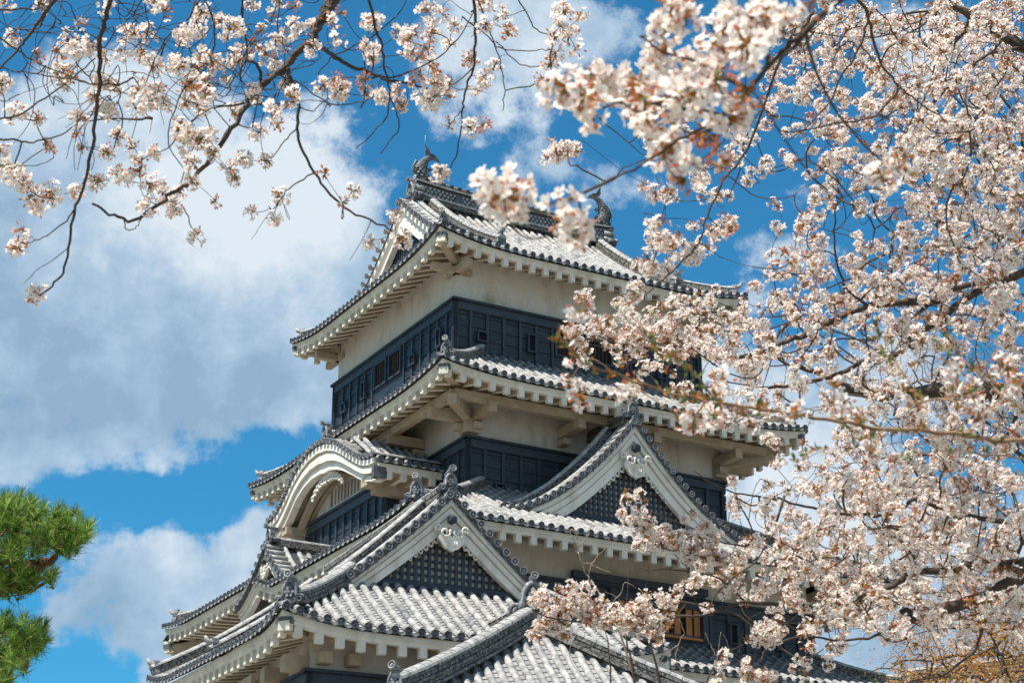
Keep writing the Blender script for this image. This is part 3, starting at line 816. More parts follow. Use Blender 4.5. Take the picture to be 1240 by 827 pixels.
# fish finials (one on each end of the ridge)
def fish(pos, o_):
    fm = MB(); p = np.array(pos, float); X = np.array([o_, 0, 0.]); U_ = np.array([0, 0, 1.])
    body = [(.0, -.05, .22, .18), (.06, .14, .26, .20), (.14, .32, .25, .20), (.19, .52, .22, .17), (.12, .72, .17, .13), (-.02, .90, .12, .10), (-.14, 1.02, .08, .06)]
    vs = []; n = 12
    for (x, z, ra, rb) in body:
        for j in range(n):
            w_ = 2*pi*j/n; vs.append(p + X*(x + ra*cos(w_)) + np.array([0, rb*sin(w_), 0]) + U_*(z + .04*cos(w_)))
    k = len(body)
    fm.add(vs, [(i*n+j, i*n+(j+1) % n, (i+1)*n+(j+1) % n, (i+1)*n+j) for i in range(k-1) for j in range(n)] + [tuple(range(n))], 0, True)
    # tail fan: two curved flukes
    def fin(pts, th=.035):
        m_ = len(pts); v_ = [p + X*x + U_*z + np.array([0, q, 0]) for q in (-th, th) for x, z in pts]
        fm.add(v_, [tuple(range(m_)), tuple(range(m_, 2*m_))] + [(j, (j+1) % m_, m_+(j+1) % m_, m_+j) for j in range(m_)], 0)
    fin([(-.10, .86), (-.05, 1.06), (.02, 1.22), (.0, 1.42), (-.10, 1.30), (-.17, 1.16), (-.30, 1.14), (-.46, 1.02), (-.52, .92), (-.38, .95), (-.24, .94), (-.18, .88)])
    fin([(.34, .20), (.46, .38), (.44, .58), (.36, .74), (.24, .80), (.30, .60), (.32, .40)], .03)      # dorsal fin
    fin([(-.02, .55), (-.16, .60), (-.26, .52), (-.14, .48)], .03); fin([(-.08, .30), (-.22, .30), (-.28, .18), (-.12, .16)], .03)
    fm.tube([p + X*.02 + U_*1.38, p + X*.03 + U_*1.80], [.018, .008], 5, 1)
    fm.tube([p + X*.46 + U_*.2, p + X*.50 + U_*.5, p + X*.36 + U_*.8], .014, 5, 1)
    # scales
    for r_ in range(7):
        for j in range(9):
            w_ = 2*pi*(j + .5*(r_ % 2))/9; z = .1 + r_*.1; f = np.interp(z, [b[1] for b in body], range(k)); i = int(f)
            x = np.interp(z, [b[1] for b in body], [b[0] for b in body]); ra = np.interp(z, [b[1] for b in body], [b[2] for b in body]); rb = np.interp(z, [b[1] for b in body], [b[3] for b in body])
            c_ = p + X*(x + ra*cos(w_)) + np.array([0, rb*sin(w_), 0]) + U_*z
            fm.cyl(c_, (cos(w_)*o_, sin(w_), .3), .05, .012, 6, 0)
    return fm.build('fish_finial', [M['cap'], M['copper']], top_roof)
fish(Tm(ua + .42, 0, zr + .84), -1); fish(Tm(ub - .25, 0, zr + .92), 1)

# --- top storey walls
TR = frame(0, 0, 1, 0, 0, 1); TL = frame(0, 0, 0, 1, 1, 0); TE = frame(TA, 0, 0, 1, -1, 0); TBk = frame(0, TB, 1, 0, 0, -1)
pw = MB()
pw.box(TR, 0, TA, 0, .3, 22.3, 25.9, 0); pw.box(TL, .3, TB-.3, 0, .3, 22.3, 25.9, 0); pw.box(TE, .3, TB-.3, 0, .3, 22.3, 25.9, 0); pw.box(TBk, 0, TA, 0, .3, 22.3, 25.9, 0)
pw.build('plaster_wall', [M['plaster']], keep)
zt = 24.43; zb6 = 22.55
board_wall(keep, TR, -.1, TA+.1, zb6, zt, loops=((.86, 's'), (2.58, 'r'), (6.2, 's'), (7.35, 's')), wins=((3.42, 4.40, 23.25, zt-.3), (4.55, 5.52, 23.25, zt-.3)), pitch=.572)
board_wall(keep, TL, -.1, TB+.1, zb6, zt, loops=((.9, 'r'), (2.68, 's'), (6.22, 'r'), (7.75, 's')), wins=((3.52, 4.42, 23.25, zt-.3), (4.58, 5.48, 23.25, zt-.3)), pitch=.572)
board_wall(keep, TE, -.1, TB+.1, zb6, zt, loops=((2.7, 's'), (6.2, 's'))); board_wall(keep, TBk, -.1, TA+.1, zb6, zt, loops=((2.7, 's'), (6.2, 's')))

# --- roof below the top storey
R5 = (-1.9, 10.9, -2.8, 11.3)
tier(keep, R5, 2.85, 21.05, 22.85, 2.0, up=.26, onih=.42, drop=-.22, curve=.2)
# storey under it
F5 = (.05, 8.9, -.8, 9.3)
def storey(u0, u1, v0, v1, zlo, zhi, th=.3):
    p = MB(); a_ = frame(u0, v0, 1, 0, 0, 1); b_ = frame(u0, v0, 0, 1, 1, 0); c_ = frame(u1, v0, 0, 1, -1, 0); d_ = frame(u0, v1, 1, 0, 0, -1)
    p.box(a_, 0, u1-u0, 0, th, zlo, zhi, 0); p.box(b_, th, v1-v0-th, 0, th, zlo, zhi, 0); p.box(c_, th, v1-v0-th, 0, th, zlo, zhi, 0); p.box(d_, 0, u1-u0, 0, th, zlo, zhi, 0)
    p.build('plaster_wall', [M['plaster']], keep)
    return a_, b_, c_, d_
a5, b5, c5, d5 = storey(*F5, 16.5, 21.3)
board_wall(keep, a5, -.1, 8.95, 17.2, 19.81, loops=((1.0, 's'), (7.9, 's'), (4.4, 's')), pitch=.60)
board_wall(keep, b5, -.1, 10.2, 17.6, 19.81, pitch=.60)
board_wall(keep, c5, -.1, 10.2, 17.6, 19.81, pitch=.60)
br = MB()
u0_, u1_, v0_, v1_ = F5
zt5 = 20.84
# outrigger beams carried on bracket arms
for (p, q) in (((u0_-1.05, v0_-1.05), (u1_+1.05, v0_-1.05)), ((u0_-1.05, v0_-1.05), (u0_-1.05, v1_+1.05)), ((u1_+1.05, v0_-1.05), (u1_+1.05, v1_+1.05))):
    br.beam((*p, zt5 - .18), (*q, zt5 - .18), .2, .26, 0)
for x in (u0_+.12, u0_+3.1, u1_-3.1, u1_-.12):
    br.beam((x, v0_-1.25, zt5 - .42), (x, v0_+.1, zt5 - .42), .26, .30, 0); br.beam((x, v0_-.40, zt5 - .72), (x, v0_+.1, zt5 - .72), .24, .2, 0)
for y in (v0_+.12, v0_+2.9, v1_-2.9, v1_-.12):
    br.beam((u0_-1.25, y, zt5 - .42), (u0_+.1, y, zt5 - .42), .26, .30, 0); br.beam((u1_+1.25, y, zt5 - .42), (u1_-.1, y, zt5 - .42), .26, .30, 0)
    br.beam((u0_-.40, y, zt5 - .72), (u0_+.1, y, zt5 - .72), .24, .2, 0)
for cu, cv, su, sv in ((u0_, v0_, 1, 1), (u1_, v0_, -1, 1), (u0_, v1_, 1, -1), (u1_, v1_, -1, -1)):
    br.beam((cu-su*1.2, cv-sv*1.2, zt5 - .40), (cu+su*.2, cv+sv*.2, zt5 - .40), .26, .3, 0)
    br.beam((cu+su*.02, cv+sv*.02, zt5 - .9), (cu+su*.02, cv+sv*.02, zt5 - .5), .46, .46, 0, up=(1, 0, 0))
    br.beam((cu+su*.14, cv+sv*.14, 19.85), (cu+su*.14, cv+sv*.14, zt5 - .9), .34, .34, 0, up=(1, 0, 0))
br.build('eave_bracket', [M['soffit']], keep)

# --- the wide roof with the big triangular gable
R4 = (-4.0, 12.75, -5.3, 13.0)
def ex4(q):   # the far end of this eave sits higher
    t = min(1., max(0., (q - 9.0)/1.6)); return .42*t*t*(3-2*t)
roof4, sd4 = tier(keep, R4, 4.45, 15.95, 18.35, 1.8, up=.22, extraL=ex4, drop=-.1, onih=.46, upw=2.6, curve=.16)
gable(keep, frame(0, 0, 1, 0, 0, 1), 4.22, -3.2, 4.45, 20.30, 3.30, 3.2, bb=.72, board_z=17.28, lat_w=3.45, pend=1.12, rdepth=2.6, name='dormer_gable', ridge_h=.34)
gable(keep, frame(0, 0, 0, 1, 1, 0), 4.3, -4.0, 2.05, 17.25, 1.45, 3.2, bb=.42, board_z=16.2, lat_w=1.0, pend=.6, rdepth=3.8, name='dormer_gable', ridge_h=.22, kud=False, e=1.5)

# --- the bay with the curved gable
KU = -2.17
kv = [(.82, 19.34), (1.3, 19.38), (1.78, 19.50), (2.3, 19.75), (2.8, 20.03), (3.3, 20.33), (3.8, 20.58), (4.4, 20.78), (5.0, 20.86), (5.7, 20.80), (6.3, 20.62), (6.86, 20.33), (7.3, 19.98), (7.7, 19.68), (8.05, 19.47), (8.4, 19.36), (8.78, 19.32)]
kx = np.array([p[0] for p in kv]); kz = np.array([p[1] for p in kv])
def kzf(v): return float(np.interp(v, kx, kz))
bay = empty('curved_gable', parent=keep)
mb = MB()
L_arc = np.linspace(.90, 8.70, 240); zz = [kzf(x) for x in L_arc]
cum = np.concatenate([[0], np.cumsum(np.hypot(np.diff(L_arc), np.diff(zz)))])
nk = int(cum[-1]/.27)
for i in range(nk+1):
    l = cum[-1]*i/nk; v = float(np.interp(l, cum, L_arc)); z = kzf(v)
    dv = .05; nrm = np.array([0, -(kzf(v+dv)-kzf(v-dv)), 2*dv]); nrm /= np.linalg.norm(nrm); tn = np.array([0, nrm[2], -nrm[1]])
    rise = .10
    K = 8
    for j in range(K):
        ua_, ub_ = KU - .06 + 2.4*j/K, KU - .06 + 2.4*(j+1)/K + .02; vs = []
        for uu, rr in ((ua_, .086), (ub_, .083)):
            b = np.array([uu, v, z + rise + .16*(uu-KU)*min(1., max(0., (z-19.3)/.7))])
            for h in range(7):
                w_ = pi*h/6; vs.append(b + tn*(-cos(w_)*rr) + nrm*sin(w_)*rr)
        mb.add(vs, [(h, h+1, 8+h, 7+h) for h in range(6)] + [tuple(range(7))], TILE)
    mb.disc(np.array([KU - .075, v, z + rise + .015]) , (-1, 0, 0), .088, TILE, TDARK, 11)
K = 60; vs = []
for i in range(K+1):
    v = .82 + 7.96*i/K; z = kzf(v)
    f_ = min(1., max(0., (z-19.3)/.7)); vs += [(KU, v, z + .07), (.2, v, z + .07 + .38*f_), (KU, v, z + .0), (.2, v, z + .36*f_)]
mb.add(vs, [(i*4, i*4+1, i*4+5, i*4+4) for i in range(K)] + [(i*4+2, i*4+3, i*4+7, i*4+6) for i in range(K)] + [(i*4, i*4+2, i*4+6, i*4+4) for i in range(K)], TDARK)
# pale band where the curve meets the little side roof and a big ridge with demon tile
ridge(mb, [(KU + .25, 4.75, 20.95), (.2, 4.75, 21.30)], .26, .34, .1)
oni(mb, (KU + .16, 4.75, 20.92), (-1, 0), .55)
# side slopes with tile ends towards the front corner
for sgn in (1, -1):
    v_e = .72 if sgn == 1 else 8.88
    Tq = frame(KU + .06, v_e, 1, 0, 0, sgn)
    ss = Side(Tq, 2.25, 1.7, 19.22, 20.35, kl=0, kr=0, up=.0)
    tiles(mb, ss, True)
mb.build('curved_roof', TM, bay)
bm = MB()
for top, bot, q0, q1 in ((.0, -.14, .0, .30), (-.14, -.19, .10, .32), (-.19, -.36, .05, .34), (-.36, -.41, .17, .36), (-.41, -.56, .14, .38)):
    vs = []; K = 70
    for i in range(K+1):
        v = .86 + 7.88*i/K; z = kzf(v)
        for z_, q in ((top, q0), (bot, q0), (bot, q1), (top, q1)):
            vs.append((KU + q, v, z + z_*(1.12 + .42*(1 - min(1., abs(v - 4.8)/2.2)))))
    bm.add(vs, [(i*4+k_, i*4+4+k_, i*4+4+(k_+1) % 4, i*4+(k_+1) % 4) for i in range(K) for k_ in range(4)] + [(0, 1, 2, 3), (K*4, K*4+1, K*4+2, K*4+3)], 0)
# scalloped ornament under the crown
for sg in (-1, 1):
    for k in range(6):
        c_ = np.array([KU + .30, 4.8 + sg*(.14 + k*.19), 19.86 - .02*k - .03*(k-1)**2*.6]); r = .12 - .008*k
        bm.tube([c_ + np.array([0, cos(q), sin(q)])*r*(1 - q/12) for q in np.linspace(-2.2, 4, 10)], r*.5, 5, 0)
bm.build('bargeboard', [M['barge']], bay)
for v in (.88, 8.72):
    cm = MB(); cm.box(frame(0, 0, 1, 0, 0, 1), KU - .03, KU + .36, v - .09, v + .09, 18.72, 19.10, 0)
    cm.build('metal_end_cap', [M['cap']], bay)
# side eave of the bay with teeth
em = MB()
for sgn, v_e in ((1, .72), (-1, 8.88)):
    ss = Side(frame(KU + .10, v_e, 1, 0, 0, sgn), 2.2, 1.5, 19.22, 19.9, kl=0, kr=0, up=0); eaves(em, ss, 1.2)
vs = []; K = 40
for i in range(K+1):
    v = 1.2 + 7.2*i/K; z = kzf(v)
    vs += [(KU + .3, v, z - .40), (.0, v, z - .34)]
em.add(vs, [(i*2, i*2+1, i*2+3, i*2+2) for i in range(K)], 1)
# inner curved beams carrying the gable roof
for uu, f in ((KU + .55, .86), (KU + .82, .74)):
    vs = []; K = 40
    for i in range(K+1):
        v = 4.8 + (-3.0 + 6.0*i/K); z = kzf(v) - .66 - .2*(1-f)
        vs += [(uu, v, z), (uu, v, z - .2), (uu + .2, v, z - .2), (uu + .2, v, z)]
    em.add(vs, [(i*4+k_, i*4+4+k_, i*4+4+(k_+1) % 4, i*4+(k_+1) % 4) for i in range(K) for k_ in range(4)], 1)
for v in (1.85, 7.75):
    em.beam((KU + .15, v, 18.86), (-.5, v, 18.86), .42, .24, 1); em.beam((KU + .45, v, 18.66), (-.6, v, 18.66), .30, .2, 1)
em.build('eave', EM, bay)
# bay walls
BW = frame(-1.22, 2.1, 0, 1, 1, 0)
bw = MB(); BL = 5.5
wA, wB = 1.45, 3.9
bw.box(BW, 0, wA, 0, .2, 17.0, 19.9, 0); bw.box(BW, wB, BL, 0, .2, 17.0, 19.9, 0); bw.box(BW, wA, wB, 0, .2, 17.0, 19.30, 0); bw.box(BW, wA, wB, 0, .2, 19.86, 20.3, 0)
bw.box(BW, 1.0, 4.6, .0, .2, 19.9, 20.3, 0)
bw.box(frame(-1.02, 2.1, 1, 0, 0, 1), 0, 1.3, 0, .2, 17.0, 19.6, 0); bw.box(frame(-1.15, 7.42, 1, 0, 0, 1), 0, 1.3, 0, .2, 17.0, 19.6, 0)
bwo = bw.build('plaster_wall', [M['plaster']], bay)
vb = MB(); vb.box(BW, wA, wB, .18, .2, 19.3, 19.86, 1)
x = wA + .1
while x < wB - .05: vb.box(BW, x - .055, x + .055, .02, .16, 19.3, 19.86, 0); x += .24
vb.build('barred_vent', [M['plaster'], M['black']], bay)
board_wall(bay, BW, -.06, BL + .08, 16.7, 19.06, pitch=.55)
board_wall(bay, frame(-1.22, 2.1, 1, 0, 0, 1), -.08, 1.25, 16.7, 19.06, pitch=.6)

# --- third storey with the open windows, and the roof below
F3 = (-2.2, 9.9, -3.5, 11.2)
a3, b3, c3, d3 = storey(*F3, 12.8, 16.25)
o3 = board_wall(keep, a3, -.1, 12.2, 13.45, 15.12, loops=((9.35, 'r'), (11.0, 'r')), wins=((5.35, 8.3, 14.0, 15.05),), pitch=.62)
board_wall(keep, b3, -.1, 14.6, 13.45, 15.12, pitch=.62); board_wall(keep, c3, -.1, 14.6, 13.45, 15.12, pitch=.62)
# projecting window hood and wooden shutters
wm = MB()
wm.box(a3, 3.95, 8.4, -.28, -.10, 15.22, 15.42, 0); wm.box(a3, 4.0, 8.35, -.2, 0.0, 15.10, 15.22, 0)
for x in (4.1, 5.25, 8.32): wm.box(a3, x - .09, x + .09, -.22, -.12, 13.95, 15.1, 0)
wm.build('window_hood', [M['batten']], o3)
sh = MB()
for x in (5.5, 5.85, 6.25, 6.95, 7.35, 7.75, 8.02): sh.box(a3, x, x + .2, -.07, -.035, 14.07, 14.98, 0)
sh.box(a3, 5.42, 8.25, -.18, .02, 13.93, 14.0, 0)
sh.beam(np.array(a3(7.0, -.10, 14.1)), np.array(a3(7.7, -.10, 14.95)), .05, .05, 0)
sh.build('wooden_shutter', [mat_noise('shutter_wood', (.30, .11, .03), (.50, .21, .07), 4, .6, 6, .3, .7, .3, 20, stretch=(1, 1, .2))], o3)
R2 = (-4.4, 12.1, -5.7, 13.4)
tier(keep, R2, 2.2, 12.55, 13.75, 1.8, up=.3, onih=.42)
# lower storeys and stone base
a1, b1, c1, d1 = storey(-3.6, 11.3, -4.9, 12.6, 5.6, 12.5)
for f_, ln in ((a1, 14.9), (b1, 17.5), (c1, 17.5), (d1, 14.9)): board_wall(keep, f_, -.1, ln + .1, 6.0, 9.5, pitch=.9)
st = MB()
vs = [(-5.6, -6.9, 0), (13.3, -6.9, 0), (13.3, 14.6, 0), (-5.6, 14.6, 0), (-3.9, -5.2, 6.2), (11.6, -5.2, 6.2), (11.6, 12.9, 6.2), (-3.9, 12.9, 6.2)]
st.add(vs, [(0, 1, 5, 4), (1, 2, 6, 5), (2, 3, 7, 6), (3, 0, 4, 7), (4, 5, 6, 7)], 0)
st.build('stone_base', [M['stone']], keep)

# ------------------------------------------------------------------ the lower corner turret in front
tur = empty('corner_turret', (-4.812, 39.571, 0), radians(24.8))
tag(tur, 'lower corner turret with latticed gable and upswept tiled roof in front of the keep', 'turret')
AL = 9.35
RA = (0.0, AL, 0.0, 10.6)
def extA(q): return .05*q if q < 8 else .4
Z0A, Z1A, RUNA, GIN = 11.12, 14.95, AL/2, 2.0
class SideH(Side):
    def dlim(s, q):
        return s.run if q > GIN + .42 else min(q, s.run)
def riseA(q): return .05*max(0., q - 1.0)
sLA = SideH(frame(0, 0, 0, 1, 1, 0), 10.6, RUNA, Z0A, Z1A, kl=1, kr=0, up=.30, upw=2.4, curve=.24, extra=riseA)
sEA = SideH(frame(AL, 0, 0, 1, -1, 0), 10.6, RUNA, Z0A, Z1A, kl=1, kr=0, up=.30, upw=2.4, curve=.24)
def zA(d): return sLA.z0 + (Z1A - Z0A)*((1-.24)*d/RUNA + .24*(d/RUNA)**2)
class SideA(Side):
    pass
sRA = Side(frame(0, 0, 1, 0, 0, 1), AL, GIN + .45, Z0A, zA(GIN + .45), kl=1, kr=1, up=.30, upw=2.4, curve=.10)
mb = MB(); tiles(mb, sRA, True); tiles(mb, sLA, True, cuts=lambda q: (-9, 99)); tiles(mb, sEA, False, cuts=lambda q: (-9, 99))
for s_ in (sLA, sEA):
    vs = []; K, J = 24, 10
    for i in range(K+1):
        for j in range(J+1):
            d = RUNA*j/J; lo = min(d, GIN + .4); q = lo + (10.6 - lo)*i/K; vs.append(s_.P(q, d, -.035))
    mb.add(vs, [(i*(J+1)+j, (i+1)*(J+1)+j, (i+1)*(J+1)+j+1, i*(J+1)+j+1) for i in range(K) for j in range(J)], TDARK, True)
roofA = mb.build('roof', TM, tur)
em = MB(); eaves(em, sRA, 1.1, drop=.36)
for s_ in (sLA, sEA): s_.__class__ = Side; eaves(em, s_, 1.1, drop=.36)
for cu, su in ((0, 1), (AL, -1)): hip_rafter(em, (cu + su*.14, .14), (cu + su*1.1, 1.1), Z0A - .06, Z0A + .05)
em.build('eave', EM, roofA)
for s_, left in ((sRA, True), (sRA, False)):
    rm = MB(); pts = hipline(s_, 0, .34, GIN + .45, 12, left=left)
    ridge(rm, pts, .24, .26, .095); p0 = np.array(pts[0]); dr = p0 - np.array(pts[2]); dr[2] = 0
    oni(rm, p0 + dr/np.linalg.norm(dr)*.06, dr[:2], .50); rm.build('hip_ridge', TM, roofA)
rm = MB(); pts = [sLA.P(10.45, d, .03) for d in np.linspace(.1, RUNA - .3, 14)]; ridge(rm, pts, .22, .26, .09)
oni(rm, np.array(pts[0]), (-1, 0), .42, tip=True); rm.build('descending_ridge', TM, roofA)
rm = MB(); pts = [sLA.P(5.4, d, .03) for d in np.linspace(.15, RUNA - .3, 14)]; ridge(rm, pts, .22, .2, .09)
oni(rm, np.array(pts[0]), (-1, 0), .42, tip=True); rm.build('descending_ridge', TM, roofA)
gable(tur, frame(0, 0, 1, 0, 0, 1), AL/2, GIN, 2.72, Z1A + .06, 2.4, 1.6, bb=.54, board_z=12.84, lat_w=2.12, pend=.92, rdepth=8.4, name='latticed_gable', ridge_h=.30,
      hfun=lambda x: Z1A - zA(RUNA - min(abs(x), 2.72)))
def tstorey(u0, u1, v0, v1, zlo, zhi, th=.3):
    p = MB(); a_ = frame(u0, v0, 1, 0, 0, 1); b_ = frame(u0, v0, 0, 1, 1, 0); c_ = frame(u1, v0, 0, 1, -1, 0); d_ = frame(u0, v1, 1, 0, 0, -1)
    p.box(a_, 0, u1-u0, 0, th, zlo, zhi, 0); p.box(b_, th, v1-v0-th, 0, th, zlo, zhi, 0); p.box(c_, th, v1-v0-th, 0, th, zlo, zhi, 0); p.box(d_, 0, u1-u0, 0, th, zlo, zhi, 0)
    p.build('plaster_wall', [M['plaster']], tur); return a_, b_, c_, d_
aA, bA, cA, dA = tstorey(1.08, 8.3, 1.08, 9.5, 4.6, 11.25)
board_wall(tur, aA, -.1, 7.3, 8.6, 10.37, pitch=.8); board_wall(tur, bA, -.1, 8.5, 8.6, 10.37, pitch=.8)
br = MB()
for v in (1.35, 2.75, 4.15, 5.55, 6.95): br.box(frame(1.08, 0, 0, 1, -1, 0), v - .16, v + .16, 0, .55, 10.38, 10.72, 0)
for u in (1.3, 1.95): br.box(frame(0, 1.08, 1, 0, 0, -1), u - .12, u + .16, 0, .32, 10.52, 10.76, 0)
br.box(frame(1.08, 0, 0, 1, -1, 0), 3.4, 9.0, .50, .60, 10.5, 10.7, 0)
br.build('eave_bracket', [M['soffit']], tur)
st = MB()
vs = [(-.2, -.2, 0), (9.5, -.2, 0), (9.5, 11, 0), (-.2, 11, 0), (.9, .9, 4.9), (8.5, .9, 4.9), (8.5, 9.8, 4.9), (.9, 9.8, 4.9)]
st.add(vs, [(0, 1, 5, 4), (1, 2, 6, 5), (2, 3, 7, 6), (3, 0, 4, 7), (4, 5, 6, 7)], 0); st.build('stone_base', [M['stone']], tur)

# ------------------------------------------------------------------ hipped roof of the front wing
wing = empty('front_wing', (-4.812, 39.571, 0), radians(24.8))
tag(wing, 'low front wing whose hipped pale tiled roof fills the bottom centre below the turret gable', 'building')
ke, kr_ = 1.63, 2.1
dz0 = 1.25; run = 2.46 + dz0            # the slope continues below the picture
sW = Side(frame(1.31 - dz0*ke, -3.36 - dz0, 1, 0, 0, 1), (5.3-1.31)+(10.47-5.3)+dz0*(ke+kr_), run, 7.75, 11.25, kl=ke, kr=kr_, up=.0, curve=.16)
mb = MB(); tiles(mb, sW, True)
Lw = sW.L; s2 = Side(frame(1.31 - dz0*ke, -3.36 - dz0, 0, 1, 1, 0), 6.2, 4.0/1.0 + dz0*ke, 7.75, 11.25, kl=1/ke, kr=0, up=0, curve=.12)
tiles(mb, s2, False)
s3 = Side(frame(10.47 + dz0*kr_, -3.36 - dz0, 0, 1, -1, 0), 6.2, 5.17 + dz0*kr_, 7.75, 11.25, kl=1/kr_, kr=0, up=0, curve=.12)
tiles(mb, s3, False)
wr = mb.build('roof', TM, wing)
rm = MB()
lp = [np.array(sW.P(d*ke, d, .03)) + np.array([0, 0, .14*max(0, 1-(d-dz0)/2.46)**2]) for d in np.linspace(dz0 + .05, run, 16)]
ridge(rm, lp, .32, .38, .12)
oni(rm, lp[0] + np.array([-.1, -.05, .05]), (-.75, -.6), .44, small=True)
rp_ = [sW.P(sW.L - d*kr_, d, .03) for d in np.linspace(.1, run, 22)]
ridge(rm, rp_, .28, .28, .11)
ap = np.array(lp[-1]); oni(rm, ap + np.array([0, -.15, .18]), (-.25, -1), .78, small=True)
ridge(rm, [ap + np.array([0, 0, .1]), ap + np.array([0, 2.3, .1])], .3, .4, .12)
rm.build('hip_ridge', TM, wr)
wb = MB(); wb.box(frame(0, 0, 1, 0, 0, 1), 1.2, 11.5, -3.6, 1.0, 0, 8.2, 0); wb.build('plaster_wall', [M['plaster']], wing)

# ------------------------------------------------------------------ far gate building, lower right
far = empty('gatehouse', tuple(at(1050, 808, 80)*np.array([1, 1, 0])), radians(-30))
tag(far, 'distant gatehouse with pale tiled roof showing low at the right behind orange leaves', 'building')
zf = float(at(1050, 808, 80)[2]) - 1.2
mb = MB(); sF = Side(frame(0, 0, 1, 0, 0, 1), 12, 4.6, zf - 1.5, zf + 1.35, kl=0, kr=0, up=.2, curve=.2); tiles(mb, sF, True)
sG = Side(frame(0, 9.2, 1, 0, 0, -1), 12, 4.6, zf - 1.5, zf + 1.35, kl=0, kr=0, up=.2, curve=.2); tiles(mb, sG, False, discs=False)
fr_ = mb.build('roof', TM, far)
rm = MB(); ridge(rm, [(-.1, 4.6, zf + 1.38), (12, 4.6, zf + 1.38)], .34, .5, .12); oni(rm, (-.2, 4.6, zf + 1.38), (-1, 0), .8)
pf = [sF.P(.25, d, .03) for d in np.linspace(.3, 4.4, 10)]; ridge(rm, pf, .26, .26, .1)
rm.build('ridge', TM, fr_)
fb = MB(); fb.box(frame(0, 0, 1, 0, 0, 1), .6, 11.5, 1.0, 8.2, 0, zf - 1.4, 0)
fb.build('plaster_wall', [M['plaster']], far)
# ------------------------------------------------------------------ trees
def leafy_mat(name, col, col2, trans=.45, scale=40, rough=.6):
    mt = bpy.data.materials.new(name); mt.use_nodes = True; n = mt.node_tree; N = n.nodes; L = n.links; N.clear()
    t = N.new('ShaderNodeTexCoord'); a = N.new('ShaderNodeTexNoise'); a.inputs['Scale'].default_value = scale; a.inputs['Detail'].default_value = 3
    L.new(t.outputs['Object'], a.inputs['Vector'])
    r = N.new('ShaderNodeValToRGB'); r.color_ramp.elements[0].position = .36; r.color_ramp.elements[0].color = (*col, 1)
    r.color_ramp.elements[1].position = .64; r.color_ramp.elements[1].color = (*col2, 1); L.new(a.outputs['Fac'], r.inputs['Fac'])
    d = N.new('ShaderNodeBsdfDiffuse'); tr = N.new('ShaderNodeBsdfTranslucent'); m_ = N.new('ShaderNodeMixShader'); m_.inputs[0].default_value = trans
    L.new(r.outputs[0], d.inputs['Color']); L.new(r.outputs[0], tr.inputs['Color']); L.new(d.outputs[0], m_.inputs[1]); L.new(tr.outputs[0], m_.inputs[2])
    o = N.new('ShaderNodeOutputMaterial'); L.new(m_.outputs[0], o.inputs['Surface']); return mt
BL = [leafy_mat('white_petal', (.91, .82, .73), (.96, .91, .85), .5), leafy_mat('pink_petal', (.90, .74, .66), (.94, .85, .78), .5),
      leafy_mat('flower_heart', (.48, .12, .05), (.62, .26, .10), .2), leafy_mat('flower_bud', (.56, .16, .08), (.78, .38, .24), .3),
      leafy_mat('bronze_leaf', (.26, .10, .03), (.46, .20, .06), .4), leafy_mat('green_leaf', (.09, .13, .045), (.22, .25, .10), .4),
      leafy_mat('flower_stalk', (.24, .20, .06), (.38, .28, .10), .2)]
M['bark'] = mat_noise('cherry_bark', (.035, .022, .015), (.105, .075, .055), 30, .8, 6, .3, .7, .8, 60, c3=(.20, .17, .14), s3=18, lo3=.55, hi3=.75, k3=.6)
M['twigp'] = mat_noise('pale_twig', (.24, .17, .11), (.40, .31, .22), 20, .7)
M['pinebark'] = mat_noise('pine_bark', (.07, .035, .02), (.19, .10, .06), 14, .9, 8, .3, .7, 1.0, 30)

def unit(v): return v/np.maximum(1e-9, np.linalg.norm(v, axis=-1, keepdims=True))
class QM:
    """growing pile of quads"""
    def __init__(s): s.V = []; s.M = []
    def quads(s, Q, m):            # Q: n x 4 x 3
        Q = np.asarray(Q, float).reshape(-1, 4, 3); s.V.append(Q); s.M.append(np.full(len(Q), m, int))
    def get(s): return np.concatenate(s.V), np.concatenate(s.M)
def flower(qm, c, n, r, fine=True, cup=.35):
    n = unit(n); t = unit(np.cross(n, rng.normal(size=3))); b = np.cross(n, t); a0 = rng.random()*6.28
    mt_ = 0 if rng.random() < .74 else 1
    for k in range(5):
        w = a0 + k*2*pi/5 + rng.normal()*.06; d = t*cos(w) + b*sin(w); s_ = np.cross(n, d)
        cu = cup + rng.normal()*.12; R = r*(1 + rng.normal()*.06)
        p0 = c + d*r*.10
        mL = c + d*R*.58 + s_*R*.40 + n*R*cu*.45; mR = c + d*R*.58 - s_*R*.40 + n*R*cu*.45
        tL = c + d*R*.98 + s_*R*.20 + n*R*cu; tR = c + d*R*.98 - s_*R*.20 + n*R*cu
        if fine:
            mid = c + d*R*.90 + n*R*cu*.85
            qm.quads([p0, mL, tL, mid], mt_); qm.quads([p0, mid, tR, mR], mt_)
        else:
            qm.quads([p0, mL, (tL+tR)/2, mR], mt_)
    h = r*.21
    qm.quads([c + t*h + n*r*.14, c + b*h + n*r*.14, c - t*h + n*r*.14, c - b*h + n*r*.14], 2)
    qm.quads([c + t*h - n*r*.12, c + b*h - n*r*.12, c - t*h - n*r*.12, c - b*h - n*r*.12], 2)
def strip(qm, p, q, w, m):
    d = q - p; s_ = unit(np.cross(d, rng.normal(size=3)))*w
    qm.quads([p - s_, p + s_, q + s_*.7, q - s_*.7], m)
def leaf(qm, p, d, l, w, m):
    d = unit(d); s_ = unit(np.cross(d, rng.normal(size=3))); u_ = np.cross(s_, d)
    qm.quads([p, p + d*l*.5 + s_*w, p + d*l + u_*l*.1, p + d*l*.5 - s_*w], m)
